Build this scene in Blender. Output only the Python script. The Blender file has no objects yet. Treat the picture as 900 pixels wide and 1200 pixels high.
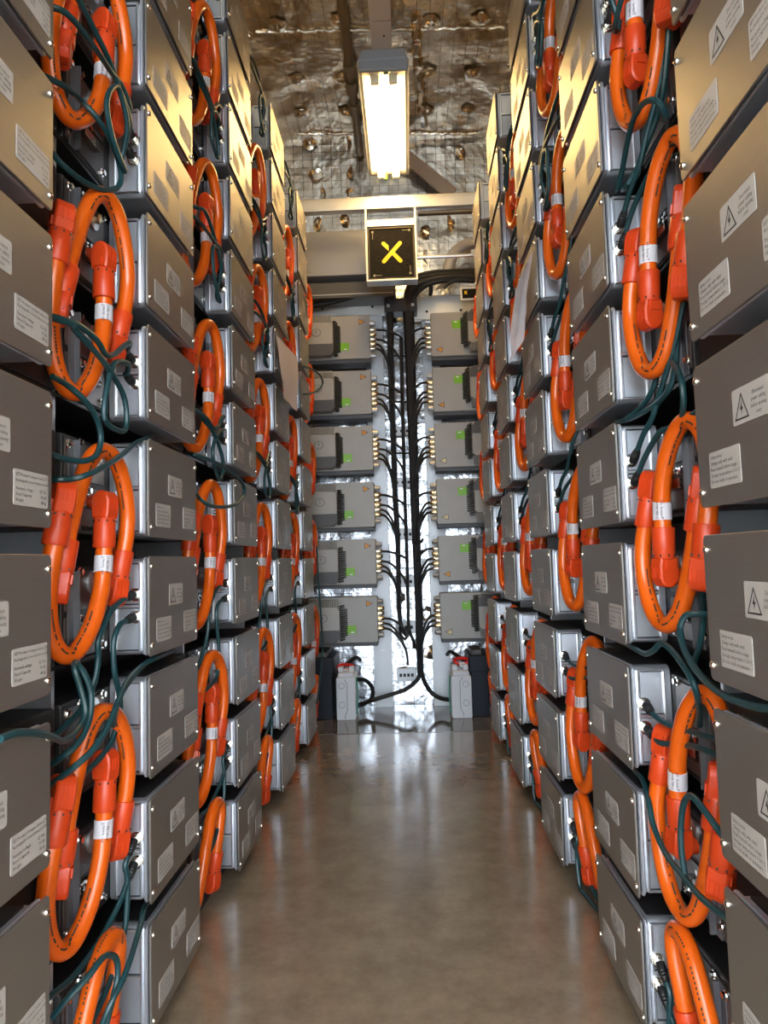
import bpy, math, random
from mathutils import Vector, Matrix
random.seed(7)
PI = math.pi
sc = bpy.context.scene
col = sc.collection

# ------------------------------------------------------------------ camera
F_PX, YAW, PITCH, ROLL, CAM_H = 820.7, 0.03321, 0.06934, -0.0287, 1.08
fw = Vector((-math.sin(YAW)*math.cos(PITCH), math.cos(YAW)*math.cos(PITCH), math.sin(PITCH)))
rt = Vector((math.cos(YAW), math.sin(YAW), 0)); up = rt.cross(fw)
rt, up = (math.cos(ROLL)*rt + math.sin(ROLL)*up), (-math.sin(ROLL)*rt + math.cos(ROLL)*up)
CAM = Vector((0, 0, CAM_H))
cam_data = bpy.data.cameras.new('camera'); cam = bpy.data.objects.new('camera', cam_data)
col.objects.link(cam)
M = Matrix.Identity(4)
for i in range(3):
    M[i][0], M[i][1], M[i][2], M[i][3] = rt[i], up[i], -fw[i], CAM[i]
cam.matrix_world = M
cam_data.sensor_fit = 'VERTICAL'; cam_data.sensor_height = 36.0
cam_data.lens = F_PX*36.0/1200.0; cam_data.clip_start = 0.02
sc.camera = cam

# ------------------------------------------------------------------ world, daylight through the open end, exposure
world = bpy.data.worlds.new('sky'); sc.world = world; world.use_nodes = True
bgn = world.node_tree.nodes['Background']
bgn.inputs[0].default_value = (0.80, 0.90, 1.0, 1); bgn.inputs[1].default_value = 8.8
LAMP_STRENGTH = 46.0
sc.view_settings.view_transform = 'Standard'; sc.view_settings.look = 'None'
sc.view_settings.gamma = 1.0; sc.view_settings.use_curve_mapping = False
sc.view_settings.exposure = 0.55

# ------------------------------------------------------------------ helpers
def ray(px, py): return fw + rt*((px-450)/F_PX) + up*((600-py)/F_PX)
def at(px, py, X=None, Y=None, Z=None):
    """a point of the place, from where it shows in the photograph and one known coordinate"""
    d = ray(px, py)
    t = Y/d.y if Y is not None else ((Z-CAM_H)/d.z if Z is not None else X/d.x)
    return CAM + d*t
def to_px(p):
    v = Vector(p) - CAM; dz = v.dot(fw)
    if dz < 0.05: return None
    return (450 + F_PX*v.dot(rt)/dz, 600 - F_PX*v.dot(up)/dz)
def in_frame(pts, m=10):
    q = [to_px(p) for p in pts]; q = [a for a in q if a]
    if not q: return False
    xs = [a[0] for a in q]; ys = [a[1] for a in q]
    return max(xs) > -m and min(xs) < 900+m and max(ys) > -m and min(ys) < 1200+m

class MB:
    def __init__(s): s.v, s.f = [], []
    def add(s, vs, fs):
        n = len(s.v); s.v += [tuple(v) for v in vs]; s.f += [tuple(i+n for i in f) for f in fs]; return s
    def box(s, x0, x1, y0, y1, z0, z1):
        vs = [(x, y, z) for x in (x0, x1) for y in (y0, y1) for z in (z0, z1)]
        return s.add(vs, [(0,1,3,2), (4,6,7,5), (0,4,5,1), (2,3,7,6), (0,2,6,4), (1,5,7,3)])
    def bbox(s, x0, x1, y0, y1, z0, z1, b=0.004, axis='x'):
        """box with the four edges along axis rounded and its end faces chamfered"""
        if axis == 'x': prof = rrect(y0, y1, z0, z1, b); return s.prism(prof, x0, x1, 'x', b*0.35)
        if axis == 'y': prof = rrect(x0, x1, z0, z1, b); return s.prism(prof, y0, y1, 'y', b*0.35)
        prof = rrect(x0, x1, y0, y1, b); return s.prism(prof, z0, z1, 'z', b*0.35)
    def prism(s, prof, a0, a1, axis='x', ch=0.0):
        n = len(prof)
        cx = sum(p[0] for p in prof)/n; cy = sum(p[1] for p in prof)/n
        def ins(p, d):
            dx, dy = p[0]-cx, p[1]-cy
            return (p[0]-math.copysign(min(d, abs(dx)), dx), p[1]-math.copysign(min(d, abs(dy)), dy))
        rings = [(prof, a0), (prof, a1)] if ch <= 0 else [([ins(p, ch) for p in prof], a0), (prof, a0+ch), (prof, a1-ch), ([ins(p, ch) for p in prof], a1)]
        vs = []
        for pr, a in rings:
            for p in pr:
                vs.append((a, p[0], p[1]) if axis == 'x' else ((p[0], a, p[1]) if axis == 'y' else (p[0], p[1], a)))
        fs = []
        for k in range(len(rings)-1):
            for i in range(n):
                j = (i+1) % n; fs.append((k*n+i, k*n+j, (k+1)*n+j, (k+1)*n+i))
        fs.append(tuple(range(n-1, -1, -1))); fs.append(tuple((len(rings)-1)*n+i for i in range(n)))
        return s.add(vs, fs)
    def cyl(s, p0, p1, r0, r1=None, n=12, cap=True):
        r1 = r0 if r1 is None else r1
        p0, p1 = Vector(p0), Vector(p1); d = (p1-p0).normalized()
        a = Vector((0,0,1)) if abs(d.z) < 0.9 else Vector((1,0,0))
        e1 = d.cross(a).normalized(); e2 = d.cross(e1)
        vs = []
        for p, r in ((p0, r0), (p1, r1)):
            for i in range(n):
                t = 2*PI*i/n; vs.append(p + e1*(r*math.cos(t)) + e2*(r*math.sin(t)))
        fs = [(i, (i+1) % n, n+(i+1) % n, n+i) for i in range(n)]
        if cap: fs += [tuple(range(n-1, -1, -1)), tuple(range(n, 2*n))]
        return s.add(vs, fs)
    def lathe(s, p0, d, prof, n=14):
        """prof: list of (distance along d, radius)"""
        p0, d = Vector(p0), Vector(d).normalized()
        a = Vector((0,0,1)) if abs(d.z) < 0.9 else Vector((1,0,0))
        e1 = d.cross(a).normalized(); e2 = d.cross(e1); vs = []
        for h, r in prof:
            for i in range(n):
                t = 2*PI*i/n; vs.append(p0 + d*h + e1*(r*math.cos(t)) + e2*(r*math.sin(t)))
        fs = [(k*n+i, k*n+(i+1) % n, (k+1)*n+(i+1) % n, (k+1)*n+i) for k in range(len(prof)-1) for i in range(n)]
        fs += [tuple(range(n-1, -1, -1)), tuple((len(prof)-1)*n+i for i in range(n))]
        return s.add(vs, fs)
    def tube(s, pts, r, n=10, sub=5):
        P = catmull([Vector(p) for p in pts], sub) if sub > 1 else [Vector(p) for p in pts]
        T = [(P[min(i+1, len(P)-1)] - P[max(i-1, 0)]).normalized() for i in range(len(P))]
        a = Vector((0,0,1)) if abs(T[0].z) < 0.9 else Vector((1,0,0))
        e = T[0].cross(a).normalized(); vs = []
        for i, p in enumerate(P):
            e = (e - T[i]*e.dot(T[i])).normalized(); e2 = T[i].cross(e)
            rr = r(i/(len(P)-1)) if callable(r) else r
            for k in range(n):
                t = 2*PI*k/n; vs.append(p + e*(rr*math.cos(t)) + e2*(rr*math.sin(t)))
        fs = [(k*n+i, k*n+(i+1) % n, (k+1)*n+(i+1) % n, (k+1)*n+i) for k in range(len(P)-1) for i in range(n)]
        fs += [tuple(range(n-1, -1, -1)), tuple((len(P)-1)*n+i for i in range(n))]
        return s.add(vs, fs)
    def mesh(s, name, mat, smooth=False, angle=35):
        me = bpy.data.meshes.new(name); me.from_pydata(s.v, [], s.f); me.update()
        me.materials.append(mat)
        if smooth:
            me.polygons.foreach_set('use_smooth', [True]*len(me.polygons))
            try: me.set_sharp_from_angle(angle=math.radians(angle))
            except Exception: pass
        return me
    def build(s, name, mat, parent=None, smooth=False):
        return inst(name, s.mesh(name, mat, smooth), parent)

def catmull(P, sub):
    out = []
    Q = [P[0]*2-P[1]] + P + [P[-1]*2-P[-2]]
    for i in range(1, len(Q)-2):
        a, b, c, d = Q[i-1], Q[i], Q[i+1], Q[i+2]
        for k in range(sub):
            t = k/sub
            out.append(0.5*((2*b) + (c-a)*t + (2*a-5*b+4*c-d)*t*t + (3*b-a-3*c+d)*t**3))
    out.append(P[-1]); return out
def rrect(x0, x1, y0, y1, r, n=3):
    pts = []
    for cx, cy, a0 in ((x1-r, y0+r, -90), (x1-r, y1-r, 0), (x0+r, y1-r, 90), (x0+r, y0+r, 180)):
        for k in range(n+1):
            t = math.radians(a0 + 90*k/n); pts.append((cx+r*math.cos(t), cy+r*math.sin(t)))
    return pts
def inst(name, me, parent=None, loc=None, rot=None):
    o = bpy.data.objects.new(name, me); col.objects.link(o)
    if parent is not None: o.parent = parent
    if loc is not None: o.location = loc
    if rot is not None: o.rotation_euler = rot
    return o
def tag(o, label, cat, group=None, kind=None):
    if label: o['label'] = label
    if cat: o['category'] = cat
    if group: o['group'] = group
    if kind: o['kind'] = kind
    return o
def empty(name, loc=(0,0,0), rz=0.0):
    o = bpy.data.objects.new(name, None); col.objects.link(o); o.location = loc; o.rotation_euler = (0,0,rz)
    o.empty_display_size = 0.05; return o
def struct(o): o['kind'] = 'structure'; return o
def text_mesh(body, size, res=1):
    cu = bpy.data.curves.new('t', 'FONT'); cu.body = body; cu.size = size; cu.resolution_u = res
    ob = bpy.data.objects.new('t', cu); col.objects.link(ob)
    dg = bpy.context.evaluated_depsgraph_get(); dg.update()
    me = ob.evaluated_get(dg).to_mesh()
    vs = [v.co.copy() for v in me.vertices]; fs = [tuple(p.vertices) for p in me.polygons]
    ob.evaluated_get(dg).to_mesh_clear(); bpy.data.objects.remove(ob); bpy.data.curves.remove(cu)
    return vs, fs

# ------------------------------------------------------------------ materials
def mat(name, base, metal=0.0, rough=0.5, bump=None, var=None, spec=None, coat=0.0):
    """bump=(scale, strength, stretch xyz); var=(scale, amount, stretch xyz): brightness variation"""
    m = bpy.data.materials.new(name); m.use_nodes = True
    nt = m.node_tree; b = nt.nodes['Principled BSDF']
    b.inputs['Base Color'].default_value = (*base, 1); b.inputs['Metallic'].default_value = metal
    b.inputs['Roughness'].default_value = rough
    if spec is not None: b.inputs['Specular IOR Level'].default_value = spec
    if coat: b.inputs['Coat Weight'].default_value = coat; b.inputs['Coat Roughness'].default_value = 0.12
    tc = nt.nodes.new('ShaderNodeTexCoord')
    def noise(scale, stretch, detail=4):
        mp = nt.nodes.new('ShaderNodeMapping'); mp.inputs['Scale'].default_value = stretch
        n = nt.nodes.new('ShaderNodeTexNoise'); n.inputs['Scale'].default_value = scale; n.inputs['Detail'].default_value = detail
        nt.links.new(tc.outputs['Object'], mp.inputs['Vector']); nt.links.new(mp.outputs[0], n.inputs['Vector']); return n
    if bump:
        n = noise(bump[0], bump[2] if len(bump) > 2 else (1,1,1))
        bp = nt.nodes.new('ShaderNodeBump'); bp.inputs['Strength'].default_value = bump[1]; bp.inputs['Distance'].default_value = 0.004
        nt.links.new(n.outputs['Fac'], bp.inputs['Height']); nt.links.new(bp.outputs[0], b.inputs['Normal'])
    if var:
        n = noise(var[0], var[2] if len(var) > 2 else (1,1,1), 6)
        mx = nt.nodes.new('ShaderNodeMixRGB'); a = var[1]
        mx.inputs[1].default_value = (*[c*(1-a) for c in base], 1); mx.inputs[2].default_value = (*[min(1, c*(1+a)) for c in base], 1)
        nt.links.new(n.outputs['Fac'], mx.inputs[0]); nt.links.new(mx.outputs[0], b.inputs['Base Color'])
    return m
def foil_mat(name, base, rough, grid, bump_s, line=0.45):
    m = mat(name, base, 1.0, rough); nt = m.node_tree; b = nt.nodes['Principled BSDF']
    tc = nt.nodes.new('ShaderNodeTexCoord')
    br = nt.nodes.new('ShaderNodeTexBrick'); br.offset = 0.0
    br.inputs['Scale'].default_value = 1.0; br.inputs['Brick Width'].default_value = grid; br.inputs['Row Height'].default_value = grid*0.8
    br.inputs['Mortar Size'].default_value = grid*0.026; br.inputs['Mortar Smooth'].default_value = 0.4
    br.inputs['Color1'].default_value = (0.85,0.85,0.85,1); br.inputs['Color2'].default_value = (1,1,1,1); br.inputs['Mortar'].default_value = (line,line,line,1)
    nt.links.new(tc.outputs['UV'], br.inputs['Vector'])
    n1 = nt.nodes.new('ShaderNodeTexNoise'); n1.inputs['Scale'].default_value = 6.0; n1.inputs['Detail'].default_value = 3; n1.inputs['Roughness'].default_value = 0.5
    nt.links.new(tc.outputs['Object'], n1.inputs['Vector'])
    vo = nt.nodes.new('ShaderNodeTexVoronoi'); vo.feature = 'F1'; vo.inputs['Scale'].default_value = 22.0
    nt.links.new(tc.outputs['Object'], vo.inputs['Vector']); vo.inputs['Scale'].default_value = 26.0
    ad = nt.nodes.new('ShaderNodeMath'); ad.operation = 'ADD'
    nt.links.new(n1.outputs['Fac'], ad.inputs[0])
    ms = nt.nodes.new('ShaderNodeMath'); ms.operation = 'MULTIPLY'; ms.inputs[1].default_value = 0.22
    nt.links.new(vo.outputs['Distance'], ms.inputs[0]); nt.links.new(ms.outputs[0], ad.inputs[1])
    b1 = nt.nodes.new('ShaderNodeBump'); b1.inputs['Strength'].default_value = bump_s; b1.inputs['Distance'].default_value = 0.03
    nt.links.new(ad.outputs[0], b1.inputs['Height'])
    b2 = nt.nodes.new('ShaderNodeBump'); b2.inputs['Strength'].default_value = 0.5; b2.inputs['Distance'].default_value = 0.004
    nt.links.new(br.outputs['Fac'], b2.inputs['Height']); nt.links.new(b1.outputs[0], b2.inputs['Normal'])
    nt.links.new(b2.outputs[0], b.inputs['Normal'])
    mx = nt.nodes.new('ShaderNodeMixRGB'); mx.blend_type = 'MULTIPLY'; mx.inputs[0].default_value = 1.0
    mx.inputs[1].default_value = (*base, 1); nt.links.new(br.outputs['Color'], mx.inputs[2])
    nt.links.new(mx.outputs[0], b.inputs['Base Color'])
    return m
def emit(name, c, s):
    m = bpy.data.materials.new(name); m.use_nodes = True; nt = m.node_tree; nt.nodes.clear()
    e = nt.nodes.new('ShaderNodeEmission'); e.inputs[0].default_value = (*c, 1); e.inputs[1].default_value = s
    o = nt.nodes.new('ShaderNodeOutputMaterial'); nt.links.new(e.outputs[0], o.inputs[0]); return m
def clear_mat(name, tint, gloss, rough=0.05):
    m = bpy.data.materials.new(name); m.use_nodes = True; nt = m.node_tree; nt.nodes.clear()
    t = nt.nodes.new('ShaderNodeBsdfTransparent'); t.inputs[0].default_value = (*tint, 1)
    g = nt.nodes.new('ShaderNodeBsdfGlossy'); g.inputs['Roughness'].default_value = rough
    mx = nt.nodes.new('ShaderNodeMixShader'); o = nt.nodes.new('ShaderNodeOutputMaterial')
    mx.inputs[0].default_value = gloss
    nt.links.new(t.outputs[0], mx.inputs[1]); nt.links.new(g.outputs[0], mx.inputs[2]); nt.links.new(mx.outputs[0], o.inputs[0]); return m

COVER = mat('cover_plate_metal', (0.37,0.345,0.308), 0.75, 0.36, bump=(60,0.05,(1,1,14)), var=(30,0.07,(1,0.3,10)))
CAST = mat('cast_aluminium', (0.66,0.69,0.75), 0.80, 0.40, bump=(140,0.06), var=(9,0.10))
DARKSEAL_SHADE = mat('black_seal_and_shade', (0.015,0.015,0.017), 0, 0.6)  # seals and slots; also painted shade on panels, housing tops and rack backs
DSTEEL = mat('dull_steel', (0.20,0.20,0.215), 0.7, 0.45, var=(14,0.2))
RIDGE = mat('highlit_ridge', (0.86,0.88,0.92), 0.9, 0.28)  # brighter than the casting: edge highlights painted into the ridge colour
STEEL = mat('zinc_steel', (0.52,0.52,0.53), 0.9, 0.38, var=(14,0.14))
BODY = mat('module_case_black', (0.022,0.021,0.022), 0.2, 0.5, var=(10,0.18))
PLATE = mat('brown_grey_steel_plate', (0.15,0.132,0.125), 0.8, 0.42, var=(10,0.22), bump=(50,0.05))
SCREW = mat('bright_screw', (0.85,0.84,0.82), 1.0, 0.16)
BRASS = mat('brass', (0.80,0.66,0.40), 1.0, 0.25)
NICKEL = mat('nickel', (0.82,0.78,0.70), 1.0, 0.18)
LABEL = mat('label_paper', (0.52,0.48,0.445), 0.0, 0.5)
INK = mat('label_ink', (0.035,0.033,0.035), 0, 0.6)
ORANGE = mat('orange_cable', (0.86,0.130,0.006), 0, 0.28, coat=0.3, bump=(40,0.03))
PLUGM = mat('orange_red_plug', (0.72,0.062,0.010), 0, 0.36, bump=(120,0.02))
TAGM = mat('white_tag', (0.80,0.76,0.80), 0, 0.4)
TEAL = mat('teal_cable', (0.009,0.050,0.058), 0, 0.40)
BLACK = mat('black_rubber', (0.012,0.012,0.013), 0, 0.45)
BLACKC = mat('black_cable', (0.010,0.010,0.011), 0, 0.5)
PLASTIC = clear_mat('clear_terminal_cover', (0.72,0.72,0.72), 0.10, 0.1)
INVM = mat('inverter_grey', (0.34,0.33,0.31), 0.15, 0.48, var=(7,0.10))
INVD = mat('inverter_dark', (0.075,0.075,0.08), 0.1, 0.5)
FINM = mat('heat_sink_fin', (0.05,0.05,0.052), 0.2, 0.5)
GREEN = mat('green_sticker', (0.19,0.50,0.012), 0, 0.4)
WHITE = mat('white_print', (0.85,0.87,0.85), 0, 0.5)
AMBER = mat('amber_sticker', (0.86,0.36,0.03), 0, 0.45)
PALEY = mat('pale_yellow_sticker', (0.85,0.72,0.38), 0, 0.45)
RAILM = mat('light_grey_rail', (0.60,0.62,0.65), 0.25, 0.42, var=(5,0.05))
WBOX = mat('white_plastic_box', (0.62,0.63,0.66), 0, 0.4, var=(4,0.03))
NAVY = mat('dark_navy_cabinet', (0.008,0.011,0.019), 0.0, 0.5, spec=0.25)
RED = mat('red_plug', (0.62,0.015,0.012), 0, 0.3)
ALU = mat('plain_aluminium', (0.72,0.70,0.66), 0.9, 0.38, var=(10,0.08))
YELLOW = mat('yellow_print', (0.95,0.68,0.002), 0, 0.4)
SIGNB = mat('sign_black', (0.008,0.007,0.006), 0, 0.6, spec=0.1)
SIGNR = mat('sign_ring_print', (0.045,0.032,0.024), 0, 0.4)
DUCT = mat('grey_duct', (0.33,0.34,0.36), 0.3, 0.45, var=(3,0.06))
CONDUIT = mat('bronze_conduit', (0.20,0.16,0.11), 0.8, 0.38, var=(20,0.2))
LAMPG = mat('lamp_grey', (0.30,0.32,0.35), 0.1, 0.45)
PAPER = mat('pink_white_paper', (0.80,0.70,0.66), 0, 0.55, var=(6,0.05))
SLEEVE = mat('milky_plastic_sleeve', (0.78,0.70,0.68), 0, 0.22, bump=(14,0.25))
SLEEVE.node_tree.nodes['Principled BSDF'].inputs['Alpha'].default_value = 0.72
WOODT = mat('foil_washer_metal', (0.80,0.72,0.60), 1.0, 0.22, bump=(60,0.5))
FOILC = foil_mat('ceiling_foil', (0.80,0.67,0.50), 0.24, 0.10, 0.32, 0.62)
FOILW = foil_mat('wall_foil', (0.76,0.79,0.84), 0.27, 0.075, 0.30, 0.40)

def floor_mat():
    m = mat('polished_concrete', (0.2,0.17,0.14), 0, 0.25, spec=0.6)
    m.node_tree.nodes['Principled BSDF'].inputs['Coat Weight'].default_value = 0.7; m.node_tree.nodes['Principled BSDF'].inputs['Coat Roughness'].default_value = 0.13; nt = m.node_tree; b = nt.nodes['Principled BSDF']
    tc = nt.nodes.new('ShaderNodeTexCoord')
    n = nt.nodes.new('ShaderNodeTexNoise'); n.inputs['Scale'].default_value = 6.0; n.inputs['Detail'].default_value = 15; n.inputs['Roughness'].default_value = 0.78
    nt.links.new(tc.outputs['Object'], n.inputs['Vector'])
    cr = nt.nodes.new('ShaderNodeValToRGB'); e = cr.color_ramp.elements
    e[0].position = 0.28; e[0].color = (0.165,0.118,0.074,1); e[1].position = 0.72; e[1].color = (0.34,0.262,0.178,1)
    nt.links.new(n.outputs['Fac'], cr.inputs[0]); nt.links.new(cr.outputs[0], b.inputs['Base Color'])
    n2 = nt.nodes.new('ShaderNodeTexNoise'); n2.inputs['Scale'].default_value = 2.5; n2.inputs['Detail'].default_value = 7
    nt.links.new(tc.outputs['Object'], n2.inputs['Vector'])
    mr = nt.nodes.new('ShaderNodeMapRange'); mr.inputs['From Min'].default_value = 0.3; mr.inputs['From Max'].default_value = 0.7
    mr.inputs['To Min'].default_value = 0.15; mr.inputs['To Max'].default_value = 0.27
    nt.links.new(n2.outputs['Fac'], mr.inputs[0]); nt.links.new(mr.outputs[0], b.inputs['Roughness'])
    n3 = nt.nodes.new('ShaderNodeTexNoise'); n3.inputs['Scale'].default_value = 16; n3.inputs['Detail'].default_value = 3
    nt.links.new(tc.outputs['Object'], n3.inputs['Vector'])
    bp = nt.nodes.new('ShaderNodeBump'); bp.inputs['Strength'].default_value = 0.04; bp.inputs['Distance'].default_value = 0.02
    nt.links.new(n3.outputs['Fac'], bp.inputs['Height']); nt.links.new(bp.outputs[0], b.inputs['Normal'])
    return m
FLOORM = floor_mat()
FLOORP = mat('sealed_floor_strip', (0.13,0.12,0.11), 0, 0.09, bump=(9,0.03), var=(5,0.2), spec=0.8)
GROUND = mat('outdoor_ground', (0.25,0.25,0.24), 0, 0.9, var=(2,0.2))
WALLM = mat('container_wall', (0.30,0.30,0.31), 0.3, 0.5, var=(2,0.1))

# ------------------------------------------------------------------ the setting
X_L, X_R = -0.60, 0.48                 # faces of the two racks of modules
WX_L, WX_R, WY, CZ, FY = -0.89, 0.77, 5.32, 4.38, -1.2
struct(MB().box(WX_L-0.1, WX_R+0.1, FY, WY+0.1, -0.12, 0).build('floor', FLOORM))
fp = MB().box(-0.60, 0.48, 4.475, WY-0.012, 0.0005, 0.003).build('trim_1', FLOORP); struct(fp); fp['label'] = 'glossy sealed floor strip in front of the foil wall'
struct(MB().box(-14, 14, -14, FY-0.002, -0.16, -0.04).build('ground', GROUND))

def foil_sheet(name, material, origin, du, dv, nu, nv, amp, normal, seed):
    rnd = random.Random(seed); me_v, fs, uv = [], [], []
    from mathutils import noise
    lu, lv = du.length, dv.length
    for j in range(nv+1):
        for i in range(nu+1):
            p = origin + du*(i/nu) + dv*(j/nv)
            q = Vector((i/nu*lu*5, j/nv*lv*5, seed))
            d = noise.noise(q)*0.55 + abs(noise.noise(q*2.7))*0.5 + noise.noise(q*6.1)*0.18
            if i in (0, nu) or j in (0, nv): d = 0
            me_v.append(p + normal*(amp*d)); uv.append((i/nu*lu, j/nv*lv))
    for j in range(nv):
        for i in range(nu):
            a = j*(nu+1)+i; fs.append((a, a+1, a+nu+2, a+nu+1))
    me = bpy.data.meshes.new(name); me.from_pydata(me_v, [], fs); me.update(); me.materials.append(material)
    ul = me.uv_layers.new(name='UVMap')
    for lp in me.loops: ul.data[lp.index].uv = uv[lp.vertex_index]
    me.polygons.foreach_set('use_smooth', [True]*len(me.polygons))
    return struct(inst(name, me))
V = Vector
ceil_o = foil_sheet('ceiling', FOILC, V((WX_L, FY, CZ)), V((0, WY-FY, 0)), V((WX_R-WX_L, 0, 0)), 190, 60, 0.022, V((0,0,-1)), 3)
wallb = foil_sheet('wall_back', FOILW, V((WX_L, WY, 0)), V((WX_R-WX_L, 0, 0)), V((0, 0, CZ)), 70, 180, 0.011, V((0,-1,0)), 5)
foil_sheet('wall_left', FOILC, V((WX_L, FY, 0)), V((0, 0, CZ)), V((0, WY-FY, 0)), 90, 130, 0.02, V((1,0,0)), 8)
foil_sheet('wall_right', FOILC, V((WX_R, FY, 0)), V((0, WY-FY, 0)), V((0, 0, CZ)), 130, 90, 0.02, V((-1,0,0)), 9)
# front end: open doorway with a header above it
struct(MB().box(WX_L-0.1, WX_R+0.1, FY-0.1, FY-0.003, 3.1, CZ+0.1).build('wall_front', WALLM))
# outer skin so that no daylight leaks in
struct(MB().box(WX_L-0.12, WX_L-0.03, FY, WY+0.1, 0.001, CZ+0.12).build('wall_left', WALLM))
struct(MB().box(WX_R+0.03, WX_R+0.12, FY, WY+0.1, 0.001, CZ+0.12).build('wall_right', WALLM))
struct(MB().box(WX_L-0.028, WX_R+0.028, FY, WY+0.1, CZ+0.03, CZ+0.12).build('ceiling', WALLM))
struct(MB().box(WX_L-0.028, WX_R+0.028, WY+0.03, WY+0.1, 0.001, CZ+0.028).build('wall_back', WALLM))

# folded foil seams and foil covered fixings on ceiling and back wall
def seam(pts, r, seed, parent, name='foil_seam', m=FOILC):
    rnd = random.Random(seed); P = catmull([V(p) for p in pts], 10)
    P = [p + V((rnd.uniform(-1,1), rnd.uniform(-1,1), rnd.uniform(-1,1)))*r*0.5 for p in P]
    return MB().tube(P, r, 6, 1).build(name, WOODT, parent, True)
for (a, b) in (((300, 38), (590, 33)), ((350, 157), (560, 157))):
    A = at(*a, Z=CZ-0.01); B = at(*b, Z=CZ-0.01)
    if A.y > WY-0.06: A.y = WY-0.05
    if B.y > WY-0.06: B.y = WY-0.05
    A.x = max(A.x, WX_L+0.02); B.x = min(B.x, WX_R-0.02)
    seam([A.lerp(B, t/8) for t in range(9)], 0.010, 11, ceil_o)
seam([at(487, 20, Z=CZ-0.02), at(489, 60, Z=CZ-0.02), at(492, 100, Z=CZ-0.02), at(495, 148, Z=CZ-0.02)], 0.028, 21, ceil_o)
wash = []
for (px, py) in ((325,30),(397,25),(505,25),(563,22),(348,93),(400,92),(502,86),(553,86),(353,133),(405,131),(500,130),(548,129)):
    p = at(px, py, Z=CZ-0.012)
    if p.y > WY-0.08 or not (WX_L+0.05 < p.x < WX_R-0.05): continue
    wash.append(p)
def washer_mesh(seed):
    rnd = random.Random(seed); mb = MB(); n = 12; vs = []; prof = [(0, 0.055), (0.004, 0.048), (0.012, 0.030), (0.024, 0.022), (0.030, 0.010)]
    for h, r in prof:
        for i in range(n):
            t = 2*PI*i/n; rr = r*rnd.uniform(0.75, 1.2); vs.append((rr*math.cos(t), rr*math.sin(t), -h*rnd.uniform(0.8, 1.2)))
    fs = [(k*n+i, k*n+(i+1) % n, (k+1)*n+(i+1) % n, (k+1)*n+i) for k in range(len(prof)-1) for i in range(n)]
    fs.append(tuple((len(prof)-1)*n+i for i in range(n)))
    return mb.add(vs, fs).mesh('fixing_cap', WOODT, True, 25)
WM = [washer_mesh(s) for s in range(4)]
for k, p in enumerate(wash):
    o = inst('fixing_cap', WM[k % 4], ceil_o, p, (0, 0, k*1.3))
for k, (px, py) in enumerate(((363,168),(407,168),(370,205),(411,203),(540,178),(377,229),(412,228),(497,272),(528,262),(545,290),(500,300),(474,790),(470,700),(500,720),(395,772),(505,765),(463,612),(495,640),(372,262),(405,258))):
    p = at(px, py, Y=WY-0.018)
    inst('fixing_cap', WM[k % 4], wallb, p, (-PI/2, 0, k*1.7))

# ------------------------------------------------------------------ battery modules
W, Hm, PITCHR, COLP, YN = 0.362, 0.2314, 0.27554, 0.808, 1.606
ZTOP0 = 1.1063                                       # top of row 0
def row_bottom(r): return ZTOP0 - r*PITCHR - Hm
ORD = ['bottom', 'second', 'third', 'fourth', 'fifth', 'sixth', 'seventh', 'eighth', 'ninth', 'tenth', 'eleventh', 'top']
COLN = {1: 'nearest', 2: 'second', 3: 'third', 4: 'fourth', 5: 'farthest'}
def row_name(r): return ORD[3-r]

# local frame: +x out of the face (face plate at x=0), +y to the viewer's right, origin at the bottom middle
cover_me = MB().prism(rrect(-W/2, W/2, 0, Hm, 0.009), -0.005, 0.0, 'x', 0.0012).mesh('cover', COVER, True, 25)
sb = MB().lathe((0,0,0), (1,0,0), [(0, 0.0064), (0.0015, 0.0064), (0.004, 0.005), (0.0052, 0.0022)], 10)
screw_me = sb.mesh('screw', SCREW, True, 50)
SCREWS = [(0.0, sy*(W/2-0.011), z) for sy in (-1, 1) for z in (0.024, Hm-0.024)]
hb = MB()
hb.prism(rrect(-0.166, 0.166, 0.003, Hm-0.005, 0.016, 4), -0.100, -0.018, 'x')
hb.prism(rrect(-0.1785, 0.1785, 0.002, Hm-0.002, 0.012), -0.0185, -0.0105, 'x', 0.0024)
RIDGES = {}
for s in (-1, 1):                                   # raised frame round the two recessed panels of a side, with dark strips inside it as painted groove shade
    rb, gb = MB(), MB()
    def rib(m_, x0, x1, z0, z1, hgt):
        y0, y1 = (0.164, 0.166+hgt) if s > 0 else (-0.166-hgt, -0.164)
        m_.bbox(x0, x1, y0, y1, z0, z1, 0.0011, 'y')
    rib(rb, -0.0870, -0.0835, 0.010, Hm-0.012, 0.007); rib(rb, -0.0290, -0.0250, 0.010, Hm-0.012, 0.007)
    rib(rb, -0.0870, -0.0250, 0.1130, 0.1190, 0.007); rib(rb, -0.0870, -0.0250, 0.010, 0.0135, 0.007); rib(rb, -0.0870, -0.0250, Hm-0.0155, Hm-0.012, 0.007)
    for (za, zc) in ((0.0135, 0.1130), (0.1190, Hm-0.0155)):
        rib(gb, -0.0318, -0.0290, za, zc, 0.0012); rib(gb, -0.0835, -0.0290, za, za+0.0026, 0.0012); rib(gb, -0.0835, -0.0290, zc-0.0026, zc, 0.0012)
    RIDGES[s] = (rb.mesh('panel_ridge', RIDGE, True, 30), gb.mesh('panel_shade_line', DARKSEAL_SHADE))
hous_me = hb.mesh('housing', CAST, True, 30)
seal_me = MB().prism(rrect(-0.1700, 0.1700, 0.008, Hm-0.008, 0.008), -0.0106, -0.005, 'x').mesh('seal', DARKSEAL_SHADE)
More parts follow.
